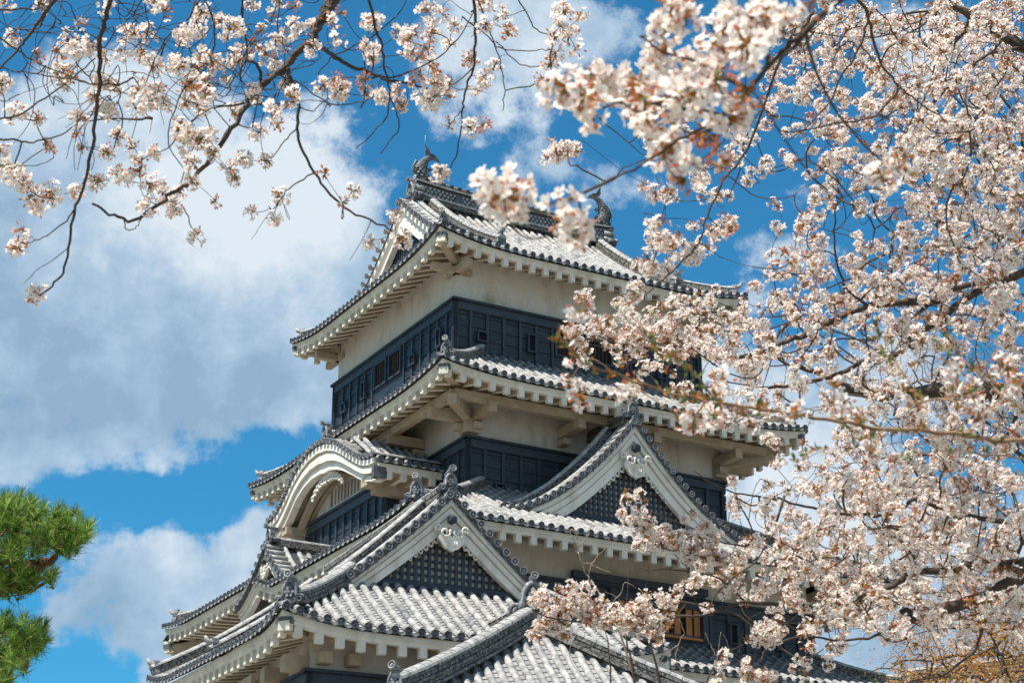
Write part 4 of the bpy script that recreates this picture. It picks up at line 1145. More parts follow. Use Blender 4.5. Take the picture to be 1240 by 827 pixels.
def cluster(nf, nb, R, r, fine, ball=True, leaves=1):
    qm = QM(); i = 0
    dirs = unit(rng.normal(size=(nf, 3)) + np.array([0, 0, -.15])) if ball else unit(rng.normal(size=(nf, 3))*np.array([1, 1, .7]) + np.array([0, 0, .1]))
    for d in dirs:
        L_ = R*(.75 + .35*rng.random()); c = d*L_
        flower(qm, c, d + rng.normal(size=3)*.35, r, fine, .25 + .25*rng.random())
        strip(qm, d*0.004, c - d*.004, .0011, 6)
        strip(qm, c - d*.012, c, .0024, 2)
    for k in range(nb):
        d = unit(rng.normal(size=3) + np.array([0, 0, .4])); c = d*R*(.8 + .4*rng.random())
        strip(qm, d*.003, c, .0011, 6); s_ = unit(np.cross(d, rng.normal(size=3)))*.0052; q_ = np.cross(s_, d)
        qm.quads([c - d*.006, c + s_, c + d*.011, c - s_], 3); qm.quads([c - d*.006, c + q_, c + d*.011, c - q_], 3)
    for k in range(leaves):
        d = rng.normal(size=3); leaf(qm, d*0, d, .020 + .012*rng.random(), .006, 4 if rng.random() < .75 else 5)
    for k in range(5): leaf(qm, rng.normal(size=3)*.008, rng.normal(size=3), .020, .006, 4)
    return qm.get()
def variants(fine, k=8, r=.0175):
    out = []
    for i in range(k):
        out.append(cluster(rng.integers(12, 18), rng.integers(1, 5), .036, r, fine, True, 2))
    for i in range(k//2):
        out.append(cluster(rng.integers(5, 9), rng.integers(3, 8), .032, r, fine, False, 3))
    for i in range(k//4):
        out.append(cluster(rng.integers(0, 3), rng.integers(10, 16), .026, r*.8, fine, False, 3))
    return out
def rotm():
    q = rng.normal(size=4); q /= np.linalg.norm(q); w, x, y, z = q
    return np.array([[1-2*(y*y+z*z), 2*(x*y-z*w), 2*(x*z+y*w)], [2*(x*y+z*w), 1-2*(x*x+z*z), 2*(y*z-x*w)], [2*(x*z-y*w), 2*(y*z+x*w), 1-2*(x*x+y*y)]])
def scatter(vs, pts, scale=(.85, 1.2), weights=None):
    Vs, Ms = [], []
    n = len(vs); pr = weights if weights is not None else [1/n]*n
    ch = rng.choice(n, len(pts), p=pr)
    for p, c in zip(pts, ch):
        V, m_ = vs[c]; s_ = rng.uniform(*scale)
        Vs.append((V.reshape(-1, 3) @ rotm().T)*s_ + p); Ms.append(m_)
    return np.concatenate(Vs), np.concatenate(Ms)
def quad_mesh(name, V, mi, mats, parent, smooth=False):
    me = bpy.data.meshes.new(name); n = len(V); q = n//4
    me.vertices.add(n); me.vertices.foreach_set('co', V.astype(np.float32).ravel())
    me.loops.add(n); me.loops.foreach_set('vertex_index', np.arange(n, dtype=np.int32))
    me.polygons.add(q); me.polygons.foreach_set('loop_start', np.arange(0, n, 4, dtype=np.int32)); me.polygons.foreach_set('loop_total', np.full(q, 4, dtype=np.int32))
    for m_ in mats: me.materials.append(m_)
    me.polygons.foreach_set('material_index', mi.astype(np.int32)); me.update(calc_edges=True)
    o = bpy.data.objects.new(name, me); COL.objects.link(o); o.parent = parent; return o

def smooth_path(pts, n=6):
    pts = np.array(pts, float)
    if len(pts) < 3: return [pts[0] + (pts[-1]-pts[0])*t for t in np.linspace(0, 1, 4)]
    P = np.vstack([2*pts[0]-pts[1], pts, 2*pts[-1]-pts[-2]]); out = []
    for i in range(1, len(P)-2):
        for t in np.arange(n)/n:
            out.append(.5*((2*P[i]) + (-P[i-1]+P[i+1])*t + (2*P[i-1]-5*P[i]+4*P[i+1]-P[i+2])*t*t + (-P[i-1]+3*P[i]-3*P[i+1]+P[i+2])*t**3))
    out.append(P[-2]); return out
def px(path, d0, d1=None):
    d1 = d0 if d1 is None else d1; k = len(path)
    return [at(x, y, d0 + (d1-d0)*i/max(1, k-1)) for i, (x, y) in enumerate(path)]

class Tree:
    def __init__(s, name, label, cat='cherry tree', group=None):
        s.root = empty(name); tag(s.root, label, cat, group); s.mb = MB(); s.nodes = []; s.pts = []
    def limb(s, pts, r0, r1, n=6, wig=.0, mat=0, seg=7):
        P = smooth_path(pts, n); k = len(P)
        P = [p + (rng.normal(size=3)*wig if 0 < i < k-1 else 0) for i, p in enumerate(P)]
        rad = [r0 + (r1-r0)*(i/(k-1))**.8 for i in range(k)]
        rad = [r*(1 + .10*rng.normal()) if r > .01 else r for r in rad]
        s.mb.tube(P, rad, seg, mat); s.nodes += list(P)
        return P
    def grow(s, pts, jitter=.10, rmin=.0018, mat=0, maxlen=9.):
        """join every blossom point to the nearest wood with a bowed twig"""
        pts = np.array(pts); N_ = [tuple(p) for p in s.nodes]; nl = len(N_); parent = [-1]*nl
        arr = np.zeros((nl + len(pts)*4 + 5, 3)); arr[:nl] = np.array(N_); cnt = nl
        d0 = np.array([np.min(np.linalg.norm(arr[:nl] - p, axis=1)) for p in pts]); order = np.argsort(d0)
        segs = []; par = list(parent)
        for i in order:
            p = pts[i]; d = np.linalg.norm(arr[:cnt] - p, axis=1); j = int(np.argmin(d + .15*(np.arange(cnt) >= nl)*0)); q = arr[j].copy(); D = d[j]
            if D > maxlen or D < 1e-4: continue
            bow = rng.normal(size=3)*D*jitter; bow[2] -= D*.06
            ids = [j]; prev = j
            for t in (.33, .67, 1.0):
                arr[cnt] = q + (p-q)*t + bow*4*t*(1-t) + (rng.normal(size=3)*D*.02 if t < 1 else 0); par.append(prev); prev = cnt; ids.append(cnt); cnt += 1
            segs.append(ids)
        load = np.zeros(cnt)
        for ids in reversed(segs):
            load[ids[-1]] += 1
            for a_, b_ in zip(ids[:0:-1], ids[-2::-1]): load[b_] += load[a_] if b_ >= nl else 0
        for ids in segs:
            P = [arr[k_] for k_ in ids]; Ls = [max(load[k_], 1) for k_ in ids[1:]]
            rr = [rmin*max(1, l)**.40 for l in [Ls[0]] + Ls]
            P2 = smooth_path(P, 2); r2 = np.interp(np.linspace(0, 3, len(P2)), range(4), rr)
            s.mb.tube(P2, list(r2), 4, mat, cap=False)
    def wood(s, mats): return s.mb.build('trunk', mats, s.root)

def grid_points(rows, y0, x0, cell, dens, dlo, dhi, bias=1.0):
    out = []
    for j, row in enumerate(rows):
        for i, ch in enumerate(row):
            v = int(ch)
            if not v: continue
            lam = v*dens; k = int(lam) + (rng.random() < lam - int(lam))
            for _ in range(k):
                out.append(at(x0 + (i + rng.random())*cell, y0 + (j + rng.random())*cell, dlo + (dhi - dlo)*rng.random()**bias))
    return out
VF = variants(True, 8); VC = variants(False, 8)

# --- tree arching in from the top left
T1 = Tree('cherry_tree', 'blossoming cherry tree whose dark twigs arch across the sky at the top left')
D = 8.8
tr = T1.limb([(-5.8, 4.6, 0), (-5.6, 4.9, 3), (-4.6, 6.2, 6.5), (-2.6, 7.9, 7.3), tuple(at(430, -70, D+.3)), tuple(at(405, -5, D+.1)), tuple(at(385, 35, D))], .15, .020, 6, .01)
T1.limb(px([(385, 35), (375, 52), (350, 75), (335, 90), (318, 103), (300, 120), (293, 140), (275, 165), (258, 188), (232, 218), (215, 230), (200, 243), (172, 262), (150, 266), (130, 259), (112, 247)], D, D-.5), .019, .005, 3, .006)
L1 = [([(382, 48), (395, 60), (410, 72), (430, 83), (450, 88), (470, 98), (492, 100), (520, 108)], D, .013), ([(140, -30), (130, 15), (122, 40), (121, 75), (121, 100), (117, 125), (115, 150), (110, 185), (103, 220), (92, 250), (85, 280), (82, 305), (75, 330), (62, 347), (47, 358)], 8.4, .012),
      ([(92, 250), (80, 267), (60, 282), (42, 291)], 8.4, .004), ([(85, -20), (55, 15), (33, 45), (20, 62), (-10, 95)], 8.2, .011), ([(-20, 10), (15, 12), (45, 11), (58, 8)], 8.2, .006),
      ([(318, 103), (310, 77), (285, 73), (262, 75), (240, 78), (215, 82), (200, 86)], D, .009), ([(296, 125), (270, 130), (252, 133), (240, 140)], D, .006), ([(185, 144), (165, 144), (122, 145), (100, 150)], 8.6, .007),
      ([(162, 94), (145, 102), (118, 103), (95, 98), (60, 93), (30, 88), (-15, 80)], 8.5, .005), ([(-20, 163), (25, 172), (45, 172), (75, 163), (92, 150), (108, 136)], 8.5, .005),
      ([(-10, 145), (20, 140), (55, 118), (90, 92), (115, 70), (140, 40), (160, 20), (200, 5), (230, -15)], 8.7, .005), ([(-10, 40), (20, 60), (50, 78), (90, 95), (118, 104)], 8.7, .005),
      ([(348, 82), (352, 95), (360, 112), (362, 130), (360, 155), (368, 185), (385, 215), (405, 240), (425, 257), (450, 267), (475, 280), (486, 287)], 8.7, .010),
      ([(360, 155), (345, 172), (328, 192)], 8.7, .004), ([(380, 210), (355, 225), (340, 240), (332, 258)], 8.7, .004),
      ([(440, -25), (453, 25), (462, 55), (465, 80), (470, 100), (473, 120), (482, 140), (480, 160), (461, 186)], 8.5, .007), ([(472, 115), (468, 140), (452, 160), (431, 181)], 8.5, .004),
      ([(573, -25), (576, 30), (575, 60), (572, 85), (563, 110), (560, 130), (558, 155), (552, 190), (540, 210)], 8.6, .008), ([(573, 82), (558, 97), (540, 110), (534, 118)], 8.6, .004), ([(560, 130), (552, 142), (545, 150)], 8.6, .003),
      ([(570, -20), (590, 30), (602, 62), (608, 85), (611, 110), (609, 134)], 8.9, .004), ([(560, 20), (590, 45), (605, 58), (640, 62), (670, 60)], 9, .004), ([(570, 15), (610, -10)], 9, .004),
      ([(450, 95), (490, 90), (530, 70), (560, 40), (575, 10)], 8.8, .005), ([(335, 90), (360, 100), (400, 125), (430, 125), (452, 118)], 8.8, .004), ([(400, 70), (440, 50), (480, 20), (500, -15)], 8.9, .004),
      ([(300, -20), (292, 20), (300, 60), (290, 90), (300, 105)], 8.7, .006), ([(250, -20), (230, 20), (200, 50), (180, 90), (170, 120)], 8.8, .005), ([(240, -15), (260, 30), (250, 80), (215, 120), (205, 175), (232, 218)], 8.7, .005),
      ([(620, -15), (640, 20), (655, 40), (680, 42), (702, 36)], 9, .004), ([(600, 50), (630, 78), (655, 80), (668, 76)], 9, .003), ([(150, 265), (155, 278), (165, 275), (172, 262)], 8.4, .003), ([(222, 250), (232, 275), (240, 284)], 8.4, .003)]
for p_, d_, r_ in L1: T1.limb(px(p_, d_), r_, max(.0022, r_*.35), 4, .003, seg=5)
rowsL = ["22216467753455342220", "44567666725675421320", "35667764531565402010", "23256752410030200000", "45456665300000000000", "43566332100000000000", "11001111000000000000"]
pL = grid_points([r[:18] for r in rowsL], 0, 0, 40, .56, 8.2, 9.3)
for x, y in ((25, 293), (23, 300), (40, 362), (45, 358), (30, 225), (525, 118), (520, 123), (543, 150), (572, 154), (395, 205), (426, 229), (417, 243), (446, 295), (488, 290), (480, 258), (531, 211), (532, 213), (300, 262), (332, 262), (240, 285), (213, 250), (60, 240), (410, 112), (455, 118), (668, 70), (675, 65), (702, 20), (660, 100), (510, 90), (590, 95), (505, 70), (495, 60), (670, 45), (530, 90), (525, 100), (412, 108), (15, 210), (35, 240)):
    pL.append(at(x + rng.normal()*2, y + rng.normal()*2, 8.55))
T1.grow(pL, .16, .0017)
# long thin twigs without flowers
for k in range(34):
    j = T1.nodes[rng.integers(60, len(T1.nodes))]; d = unit(rng.normal(size=3)*np.array([1, .4, .8]) + np.array([0, 0, -.25])); L_ = rng.uniform(.1, .26)
    s1 = unit(rng.normal(size=3))*L_*.22; T1.limb([j, j + d*L_*.33 + s1*.6, j + d*L_*.66 + s1, j + d*L_ + s1*.5 + np.array([0, 0, -.06])], .0026, .0012, 4, .0012, seg=4)
for k in range(70):
    x0_, y0_ = rng.uniform(0, 400), rng.uniform(-10, 130); d_ = rng.uniform(8.3, 9.2); hd = rng.uniform(2.4, 4.1) if rng.random() < .7 else rng.uniform(0, 6.3); P_ = [(x0_, y0_)]
    cv = rng.normal()*.28
    for _ in range(5): P_.append((P_[-1][0] + 20*cos(hd), P_[-1][1] - 20*sin(hd))); hd += cv + rng.normal()*.15
    P_ = [q for q in P_]; W_ = px(P_, d_); nn_ = np.array(T1.nodes); j = nn_[np.argmin(np.linalg.norm(nn_ - W_[0], axis=1))]
    T1.limb([j, (j + W_[0])/2 + rng.normal(size=3)*.02] + W_, .0034, .0013, 3, .0012, seg=4)
T1.wood([M['bark']])
V, mi = scatter(VF, pL, (.85, 1.25)); quad_mesh('crown', V, mi, BL, T1.root)

# --- near, out of focus branches at the top right of centre
T2 = Tree('cherry_tree', 'nearest cherry tree with big blurred blossoms hanging over the castle ridge')
D = 4.1
T2.limb([(3.6, 1.2, 0), (3.5, 1.5, 2.0), (3.0, 2.4, 3.4), tuple(at(1180, -160, 4.6)), tuple(at(1060, -40, 4.4)), tuple(at(1017, 0, 4.3))], .08, .009, 6, .006)
for p_, d_, d2_, r_ in (([(1017, 0), (990, 24), (975, 38), (952, 58), (930, 82), (905, 108), (872, 140), (830, 165), (790, 192), (745, 215)], 4.3, D, .008), ([(990, 24), (960, 60), (935, 75), (900, 118), (880, 150)], 4.3, 4.0, .006), ([(872, 140), (820, 130), (760, 125), (700, 118), (665, 125)], 4.1, 4.0, .005),
                ([(905, 108), (850, 80), (800, 60), (775, 45)], 4.2, 4.0, .005), ([(745, 215), (700, 238), (660, 246), (610, 235)], D, 3.9, .0045), ([(930, 82), (920, 30), (860, -10)], 4.3, 4.1, .006), ([(975, 38), (985, 80), (1010, 130), (1060, 190), (1100, 215)], 4.4, 5.2, .005)):
    T2.limb(px(p_, d_, d2_), r_, r_*.35, 4, .002)
p2 = []
for (x, y, sx, sy, k) in ((690, 125, 30, 24, 7), (740, 110, 34, 30, 8), (790, 120, 36, 32, 9), (850, 95, 34, 34, 9), (800, 50, 28, 26, 5), (880, 60, 34, 30, 7), (900, 25, 40, 22, 8), (830, 195, 34, 24, 7), (870, 180, 26, 24, 5), (640, 240, 34, 14, 6), (690, 258, 22, 14, 4), (610, 240, 12, 10, 2), (820, 15, 26, 16, 4),
                         (1090, 205, 34, 20, 4), (950, 25, 30, 24, 6)):
    for _ in range(max(1, int(k*.68 + rng.random()))): p2.append(at(x + rng.normal()*sx*.55, y + rng.normal()*sy*.55, rng.uniform(3.8, 4.4)))
T2.grow(p2, .15, .0016); T2.wood([M['bark']])
V, mi = scatter(VF, p2, (.9, 1.2), [.09]*8 + [.05]*4 + [.04]*2); quad_mesh('crown', V, mi, BL, T2.root)

# --- the big cherry filling the right side
T3 = Tree('cherry_tree', 'large white cherry tree filling the right side with thick dark limbs')
D = 13.5
T3.limb([(7.4, 11.0, 0), (7.2, 11.4, 2.5), (6.6, 12.0, 4.2), (5.2, 12.8, 4.9), tuple(at(1300, 668, D)), tuple(at(1240, 693, D))], .26, .060, 6, .01)
T3.limb(px([(1240, 693), (1218, 710), (1191, 724), (1163, 732), (1128, 739), (1106, 748), (1093, 753)], D), .058, .030, 5, .003, seg=9)
T3.limb(px([(1108, 746), (1098, 738), (1090, 742)], D-.05), .022, .020, 3, .001)
T3.limb([(6.6, 12.0, 4.2), (6.0, 12.4, 6.5), tuple(at(1420, 130, D)), tuple(at(1300, 85, D)), tuple(at(1240, 57, D))], .16, .05, 6, .01)
for p_, d_, d2_, r_ in (([(1240, 57), (1222, 47), (1195, 32), (1170, 15), (1147, 2), (1120, -20)], D, D, .045), ([(1300, 640), (1240, 632), (1199, 630), (1163, 622), (1133, 613), (1106, 605), (1093, 615), (1067, 625), (1034, 623), (1001, 619), (966, 611), (941, 602)], D+.5, D, .022),
                ([(1240, 693), (1185, 682), (1150, 690), (1103, 693), (1087, 706), (1067, 714), (1045, 720), (1021, 730), (982, 733), (930, 731), (900, 729), (870, 738)], D, D-.8, .030), ([(1290, 670), (1240, 678), (1191, 685), (1169, 692), (1150, 693)], D+.2, D, .030),
                ([(1300, 300), (1240, 330), (1180, 355), (1137, 388), (1105, 407), (1085, 430), (1045, 437), (1030, 446), (1005, 456), (968, 465), (930, 470)], D+1, D, .032), ([(1230, 335), (1155, 350), (1105, 385), (1085, 402)], D+1, D, .024),
                ([(1137, 365), (1080, 368), (1050, 371), (1005, 390), (972, 407), (960, 411), (930, 424), (887, 434), (850, 431), (826, 426), (760, 418), (710, 410)], D+.5, D-1, .026), ([(1052, 371), (1030, 355), (1018, 335), (1011, 300), (1012, 260), (1016, 240)], D, D-.5, .012),
                ([(940, 605), (900, 598), (870, 590), (840, 570)], D, D-.5, .008), ([(950, 600), (930, 650), (890, 660), (840, 640), (790, 620)], D, D-.6, .010), ([(870, 738), (850, 745), (800, 748), (740, 752), (680, 750), (645, 742)], D-.8, D-1.5, .012),
                ([(905, 730), (870, 700), (820, 690), (780, 690)], D-.6, D-1, .008), ([(1045, 720), (1030, 700), (1040, 690)], D, D, .006), ([(1093, 753), (1060, 770), (1020, 775), (970, 770), (930, 785), (920, 800)], D, D-.5, .012),
                ([(1020, -30), (1048, 10), (1052, 25), (1060, 57), (1070, 82), (1090, 105), (1110, 122), (1145, 148)], 9.5, 9.8, .010), ([(1090, 105), (1060, 140), (1010, 150), (960, 160), (930, 150)], 9.7, 9.3, .006), ([(1052, 25), (1040, 60), (1020, 90), (1000, 130), (980, 150), (955, 170)], 9.6, 9.4, .007),
                ([(1147, 2), (1130, 20), (1100, 40), (1060, 40)], D, D-1, .010), ([(1240, 57), (1190, 70), (1170, 110), (1180, 170)], D, D-1, .014),
                ([(985, 15), (968, 40), (950, 60), (905, 180), (880, 212), (865, 241), (853, 270), (847, 294), (826, 318), (809, 333), (785, 355)], 9.6, 9.2, .009), ([(847, 294), (872, 310), (911, 323)], 9.3, 9.3, .003), ([(779, 258), (809, 264), (850, 271)], 9.3, 9.3, .003),
                ([(698, 200), (730, 218), (745, 216), (756, 203), (790, 190), (830, 170)], 9.2, 9.2, .005), ([(725, 142), (745, 160), (775, 185), (783, 190)], 9.2, 9.2, .004), ([(880, 212), (910, 235), (950, 240), (990, 215)], 9.5, 9.5, .004), ([(810, 240), (800, 262), (792, 275)], 9.2, 9.2, .003)):
    T3.limb(px(p_, d_, d2_), r_, r_*.34, 4, .004)
rowsR = ['00000000000000000000002567768888', '00000000000000000000002577688788', '00000000000000000000100466788889', '00000000000000000003202467788999', '00000000000000000101203326788999', '00000000000000000000132236668999', '00000000000000000000210244458999', '00000000000000000000210132468999', '00000000000000000002312446899999', '00000000000000000366656778788787', '00000000000000000456767676654466', '00000000000000000003424444545466', '00000000000000000000012222466777', '00000000000000000000000124667777', '00000000000000000000002467899999', '00000000000000000003104626999899', '00000000000000000003214788999999', '00000000000000000001223678999999', '00000000000000001222211468999998', '00000000000000001000000245631111', '00000000000000000000001021100000']
rowsR = [r[:31] for r in rowsR]
def seen(p):
    v = np.array(p) - EYE; d = cP*v[1] + sP*v[2]; return CXP + FPX*v[0]/d, CYP - FPX*(-sP*v[1] + cP*v[2])/d
def open_gap(p):   # the tree leaves these gaps where its twigs are bare
    x, y = seen(p); return any(a < x < b and c < y < e_ for a, b, c, e_ in ((716, 772, 684, 738), (808, 852, 734, 778), (850, 900, 745, 790), (1040, 1110, 780, 840)))
p3 = grid_points(rowsR, 0, 0, 40, .80, 11.6, 15.0)
for x, y in ((683, 183), (680, 188), (780, 155), (790, 160), (800, 240), (797, 290), (775, 320), (770, 345), (790, 290), (845, 312), (893, 268), (860, 275), (925, 770), (920, 775), (930, 765), (935, 775), (900, 810), (880, 818), (915, 815), (940, 820), (985, 310), (990, 330), (960, 310), (975, 270)):
    for _ in range(2): p3.append(at(x + rng.normal()*5, y + rng.normal()*5, rng.uniform(9.2, 9.6) if y < 420 else 12.6))
for _ in range(80):   # dense sprays along the lower left edge of the crown
    t = rng.random(); p3.append(at(650 + t*200 + rng.normal()*8, 750 - 14*sin(t*4) + rng.normal()*12, 12.2))
for _ in range(34):
    t = rng.random(); p3.append(at(690 + t*150, 400 + 14*t + rng.normal()*9, 12.6))
for _ in range(34):
    t = rng.random(); p3.append(at(765 + t*130, 625 + 65*t + rng.normal()*11, 12.6))
p3 = [p for p in p3 if not open_gap(p)]
T3.grow(p3, .14, .0021); T3.wood([M['bark']])
def around(P, k, r): return list(P) + [p + unit(rng.normal(size=3))*r*rng.uniform(.7, 1.2) for p in P for _ in range(k)]
V, mi = scatter(VC, around(p3, 1, .07), (.85, 1.35), [.078]*8 + [.074]*4 + [.04]*2); quad_mesh('crown', V, mi, BL, T3.root)

# --- more cherry crown behind it
T4 = Tree('cherry_tree', 'cherry tree behind the large one with finer pinker blossoms at the right edge')
T4.limb([(12.5, 17.0, 0), (12.2, 17.2, 4), (10.5, 18, 6.5), tuple(at(1300, 500, 20)), tuple(at(1240, 480, 19.5)), tuple(at(1150, 470, 19)), tuple(at(1050, 480, 18.5)), tuple(at(960, 440, 18))], .28, .02, 5, .02)
for p_ in ([(1300, 500), (1250, 300), (1190, 200), (1120, 120)], [(1240, 480), (1180, 600), (1080, 680), (990, 700)], [(1200, 300), (1100, 300), (1000, 350)], [(1150, 470), (1130, 540), (1040, 560)], [(1250, 300), (1230, 150), (1150, 60)], [(1270, 560), (1180, 780), (1090, 830)]):
    T4.limb(px(p_, 19.5, 18.5), .022, .007, 4, .03)
rows4 = []
for j, r in enumerate(rowsR):
    rows4.append(''.join(str(max(0, int(c) - (3 if int(c) < 8 else 1))) if i >= 20 else '0' for i, c in enumerate(r)))
p4 = grid_points(rows4, 0, 0, 40, 1.1, 16.5, 20.5)
p4 = [p for p in p4 if not open_gap(p)]
T4.grow(p4, .14, .0028); T4.wood([M['bark']])
V, mi = scatter(VC, around(p4, 1, .10), (1.0, 1.5), [.05]*8 + [.1]*4 + [.1]*2); quad_mesh('crown', V, mi, BL, T4.root)

# --- leafy young shoots crossing in front of the keep
T5 = Tree('cherry_tree', 'young cherry tree whose long orange shoot with green leaves crosses the middle roofs')
T5.limb([(5.2, 3.6, 0), (5.0, 3.9, 1.5), (4.2, 4.6, 2.6), tuple(at(1420, 560, 6.4)), tuple(at(1300, 542, 6.2)), tuple(at(1240, 534, 6.0))], .05, .014, 5, .004)
shoots = (([(1240, 534), (1180, 529), (1122, 522), (1055, 517), (1012, 509), (945, 499), (900, 492), (843, 483), (803, 473), (765, 460), (721, 444), (695, 429), (677, 406)], 6.0, 5.6, .0125), ([(872, 488), (858, 474), (838, 450), (815, 432), (795, 420), (773, 395)], 5.7, 5.6, .006), ([(1080, 520), (1040, 535), (1000, 545), (960, 560)], 5.9, 5.8, .004),
          ([(1122, 522), (1105, 470), (1075, 420), (1060, 400)], 6.0, 6.2, .006), ([(1180, 529), (1160, 480), (1150, 430), (1135, 410)], 6.0, 6.3, .005), ([(1240, 500), (1200, 465), (1160, 430), (1140, 400)], 6.2, 6.4, .007), ([(1240, 555), (1200, 550), (1160, 545), (1100, 548)], 6.2, 6, .006))
lf = QM(); p5 = []
for p_, d_, d2_, r_ in shoots:
    P = T5.limb(px(p_, d_, d2_), r_*.62, r_*.22, 5, .003, mat=0)
    for p in P[2:]:
        for _ in range(2):
            if rng.random() < .42:
                q = p + rng.normal(size=3)*.008
                for _ in range(rng.integers(2, 5)): leaf(lf, q, rng.normal(size=3) + np.array([-.3, 0, .5]), rng.uniform(.018, .042), .0065, 5 if rng.random() < .62 else 4)
for (x, y, k) in ((770, 478, 2), (745, 470, 1), (690, 465, 2), (850, 500, 3), (880, 480, 2), (905, 505, 3), (960, 500, 2), (1010, 500, 3), (690, 400, 1), (1040, 490, 2), (1100, 470, 2), (1160, 450, 3), (1210, 440, 3), (1180, 510, 2), (1230, 470, 3), (1060, 550, 2), (850, 470, 1), (700, 410, 1), (830, 505, 2)):
    for _ in range(k): p5.append(at(x + rng.normal()*10, y + rng.normal()*9, rng.uniform(5.6, 6.1)))
T5.grow(p5, .12, .0014); T5.wood([mat_noise('orange_shoot', (.15, .085, .045), (.34, .22, .12), 30, .6)])
V, mi = scatter([VF[i] for i in (8, 9, 10, 11)], p5, (.8, 1.1)); V2, m2 = lf.get()
quad_mesh('crown', np.concatenate([V, V2.reshape(-1, 3)]), np.concatenate([mi, m2]), BL, T5.root)

# --- orange leaved tree low at the right
T6 = Tree('young_leaf_tree', 'tree with fine orange brown young leaves low in front of the gatehouse', 'tree')
T6.limb([(16.5, 22.5, 0), (16.2, 22.7, 4), tuple(at(1340, 760, 27)), tuple(at(1260, 730, 26)), tuple(at(1200, 700, 26))], .2, .03, 5, .02)
T6.limb(px([(1225, 830), (1215, 790), (1235, 740), (1245, 690)], 24), .018, .008, 4, .01)
for p_ in ([(1290, 800), (1200, 790), (1110, 800), (1050, 815)], [(1290, 760), (1190, 755), (1100, 770)], [(1270, 730), (1180, 800), (1120, 825)], [(1250, 560), (1180, 500), (1120, 470), (1100, 440)], [(1340, 760), (1280, 640), (1240, 560)]):
    T6.limb(px(p_, 26, 25), .03, .006, 4, .02)
p6 = []; lf = QM()
for _ in range(620):
    if rng.random() < .78: x, y = 1240 - 155*rng.random()**1.5 + rng.normal()*8, 735 + 100*rng.random()
    else: x, y = rng.uniform(1080, 1240), rng.uniform(420, 560)
    if x < 1170 and y < 775 and y > 600 and rng.random() < .6: continue
    p6.append(at(x, y, rng.uniform(24, 27)))
for p in p6:
    for _ in range(rng.integers(12, 24)):
        leaf(lf, p + rng.normal(size=3)*np.array([.16, .16, .09])*rng.uniform(.5, 1.5), rng.normal(size=3), rng.uniform(.022, .05), .009, 4 if rng.random() < .85 else 3)
T6.grow(p6, .14, .004); T6.wood([M['bark']])
BO = list(BL); BO[4] = leafy_mat('orange_leaf', (.46, .20, .04), (.66, .38, .10), .5)
V2, m2 = lf.get(); quad_mesh('crown', V2.reshape(-1, 3), m2, BO, T6.root)

# --- bare shrub in front of the wing roof
T7 = Tree('bare_shrub', 'leafless shrub with pale curling twigs in front of the lower roofs', 'shrub')
D = 18
T7.limb([(1.9, 16.8, 0), (1.8, 16.8, 2.0), tuple(at(775, 900, D)), tuple(at(771, 830, D))], .05, .02, 4, .01)
for p_, r_, m_ in (([(771, 840), (764, 800), (757, 768)], .018, 0), ([(802, 840), (793, 800), (786, 766)], .016, 0), ([(771, 830), (745, 750), (737, 735), (722, 713), (712, 698), (705, 683), (698, 664), (692, 648), (690, 644), (696, 642), (699, 652), (700, 668)], .011, 1),
                   ([(700, 668), (705, 680), (716, 682), (720, 678)], .006, 1), ([(712, 698), (716, 683), (724, 673), (733, 662), (738, 650)], .006, 1), ([(697, 664), (708, 655), (715, 640), (717, 632)], .006, 1), ([(716, 684), (726, 688), (740, 694)], .005, 1),
                   ([(740, 840), (738, 800), (736, 780), (733, 750)], .010, 0), ([(853, 830), (860, 815), (868, 798), (880, 790), (890, 785), (900, 780)], .009, 0), ([(868, 800), (870, 785), (873, 765)], .005, 1), ([(868, 795), (860, 780), (854, 766)], .005, 1), ([(884, 788), (880, 776), (876, 768)], .004, 1),
                   ([(828, 815), (818, 800), (822, 780), (828, 765), (824, 752), (820, 745)], .006, 1), ([(822, 780), (815, 785), (808, 790), (800, 800), (795, 800)], .005, 1), ([(786, 770), (795, 765), (805, 758), (815, 745)], .006, 1), ([(737, 735), (750, 720), (757, 705), (770, 712)], .005, 1), ([(705, 750), (690, 790), (702, 815), (735, 830)], .004, 1),
                   ([(757, 735), (745, 722), (733, 716)], .004, 1), ([(773, 712), (785, 725), (795, 735)], .005, 1)):
    T7.limb(px(p_, D), r_, r_*.4, 4, .004, mat=m_, seg=5)
T7.mb.build('stem', [M['bark'], M['twigp']], T7.root)

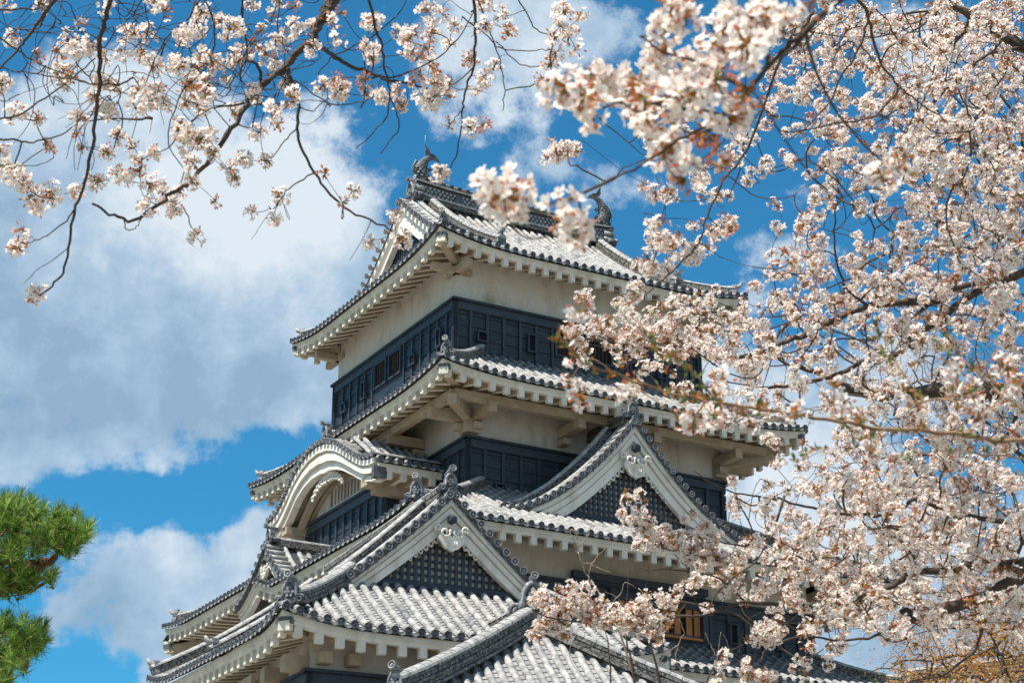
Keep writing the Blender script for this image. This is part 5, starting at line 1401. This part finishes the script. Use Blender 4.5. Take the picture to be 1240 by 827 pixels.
# --- pine at the left edge
T8 = Tree('pine_tree', 'green pine tree with long needles reaching in at the lower left edge', 'pine tree')
D = 15
T8.limb([(-6.6, 13.2, 0), (-6.4, 13.4, 3), (-5.9, 13.6, 4.8), tuple(at(-60, 720, D)), tuple(at(0, 703, D)), tuple(at(25, 690, D)), tuple(at(50, 683, D)), tuple(at(68, 672, D))], .22, .022, 5, .01)
T8.limb(px([(0, 700), (20, 715), (40, 712), (55, 705)], D), .03, .01, 4, .008); T8.limb([(-6.4, 13.4, 3), tuple(at(-80, 830, D)), tuple(at(0, 800, D)), tuple(at(40, 790, D))], .09, .02, 4, .01)
nd = QM(); tufts = []
def pad(cx_, cy_, rx, ry, k, dz=1.2):
    for _ in range(k):
        a_ = rng.random()*6.28; q = rng.random()**.5
        tufts.append(at(cx_ + rx*q*cos(a_), cy_ + ry*q*sin(a_), D + rng.uniform(-dz, dz)))
pad(20, 640, 62, 32, 105, .8); pad(80, 648, 30, 22, 46, .6); pad(-10, 615, 40, 26, 18); pad(42, 700, 24, 12, 20, .5); pad(10, 712, 26, 10, 16, .5); pad(10, 676, 40, 12, 18, .5); pad(8, 775, 46, 26, 68, .8); pad(5, 810, 30, 22, 26); pad(42, 768, 14, 12, 9, .5)
for p in tufts:
    ax = unit(np.array([rng.normal()*.45 + .1, rng.normal()*.45 - .1, 1.0])); k = 84
    for j in range(k):
        t = j/k; d = unit(ax*(.35 + 1.0*t) + rng.normal(size=3)*.5); b = p + ax*(.10*t - .05); L_ = rng.uniform(.065, .110)
        s_ = unit(np.cross(d, rng.normal(size=3)))*.0030
        nd.quads([b - s_, b + s_, b + d*L_ + s_*.3, b + d*L_ - s_*.3], 0 if rng.random() < .76 else 1)
    if rng.random() < .2:
        s_ = unit(np.cross(ax, rng.normal(size=3)))*.006; c_ = p + ax*.05
        nd.quads([c_ - s_, c_ + s_, c_ + ax*.085 + s_*.4, c_ + ax*.085 - s_*.4], 2); s2 = np.cross(s_, ax); nd.quads([c_ - s2, c_ + s2, c_ + ax*.085 + s2*.4, c_ + ax*.085 - s2*.4], 2)
T8.grow(tufts, .10, .0035); T8.mb.build('trunk', [M['pinebark']], T8.root)
V2, m2 = nd.get()
quad_mesh('crown', V2.reshape(-1, 3), m2, [leafy_mat('pine_needle', (.045, .11, .02), (.20, .33, .055), .35, 5), leafy_mat('pale_pine_needle', (.30, .42, .09), (.50, .56, .20), .35, 6), leafy_mat('pine_candle', (.40, .26, .14), (.52, .38, .24), .1)], T8.root)
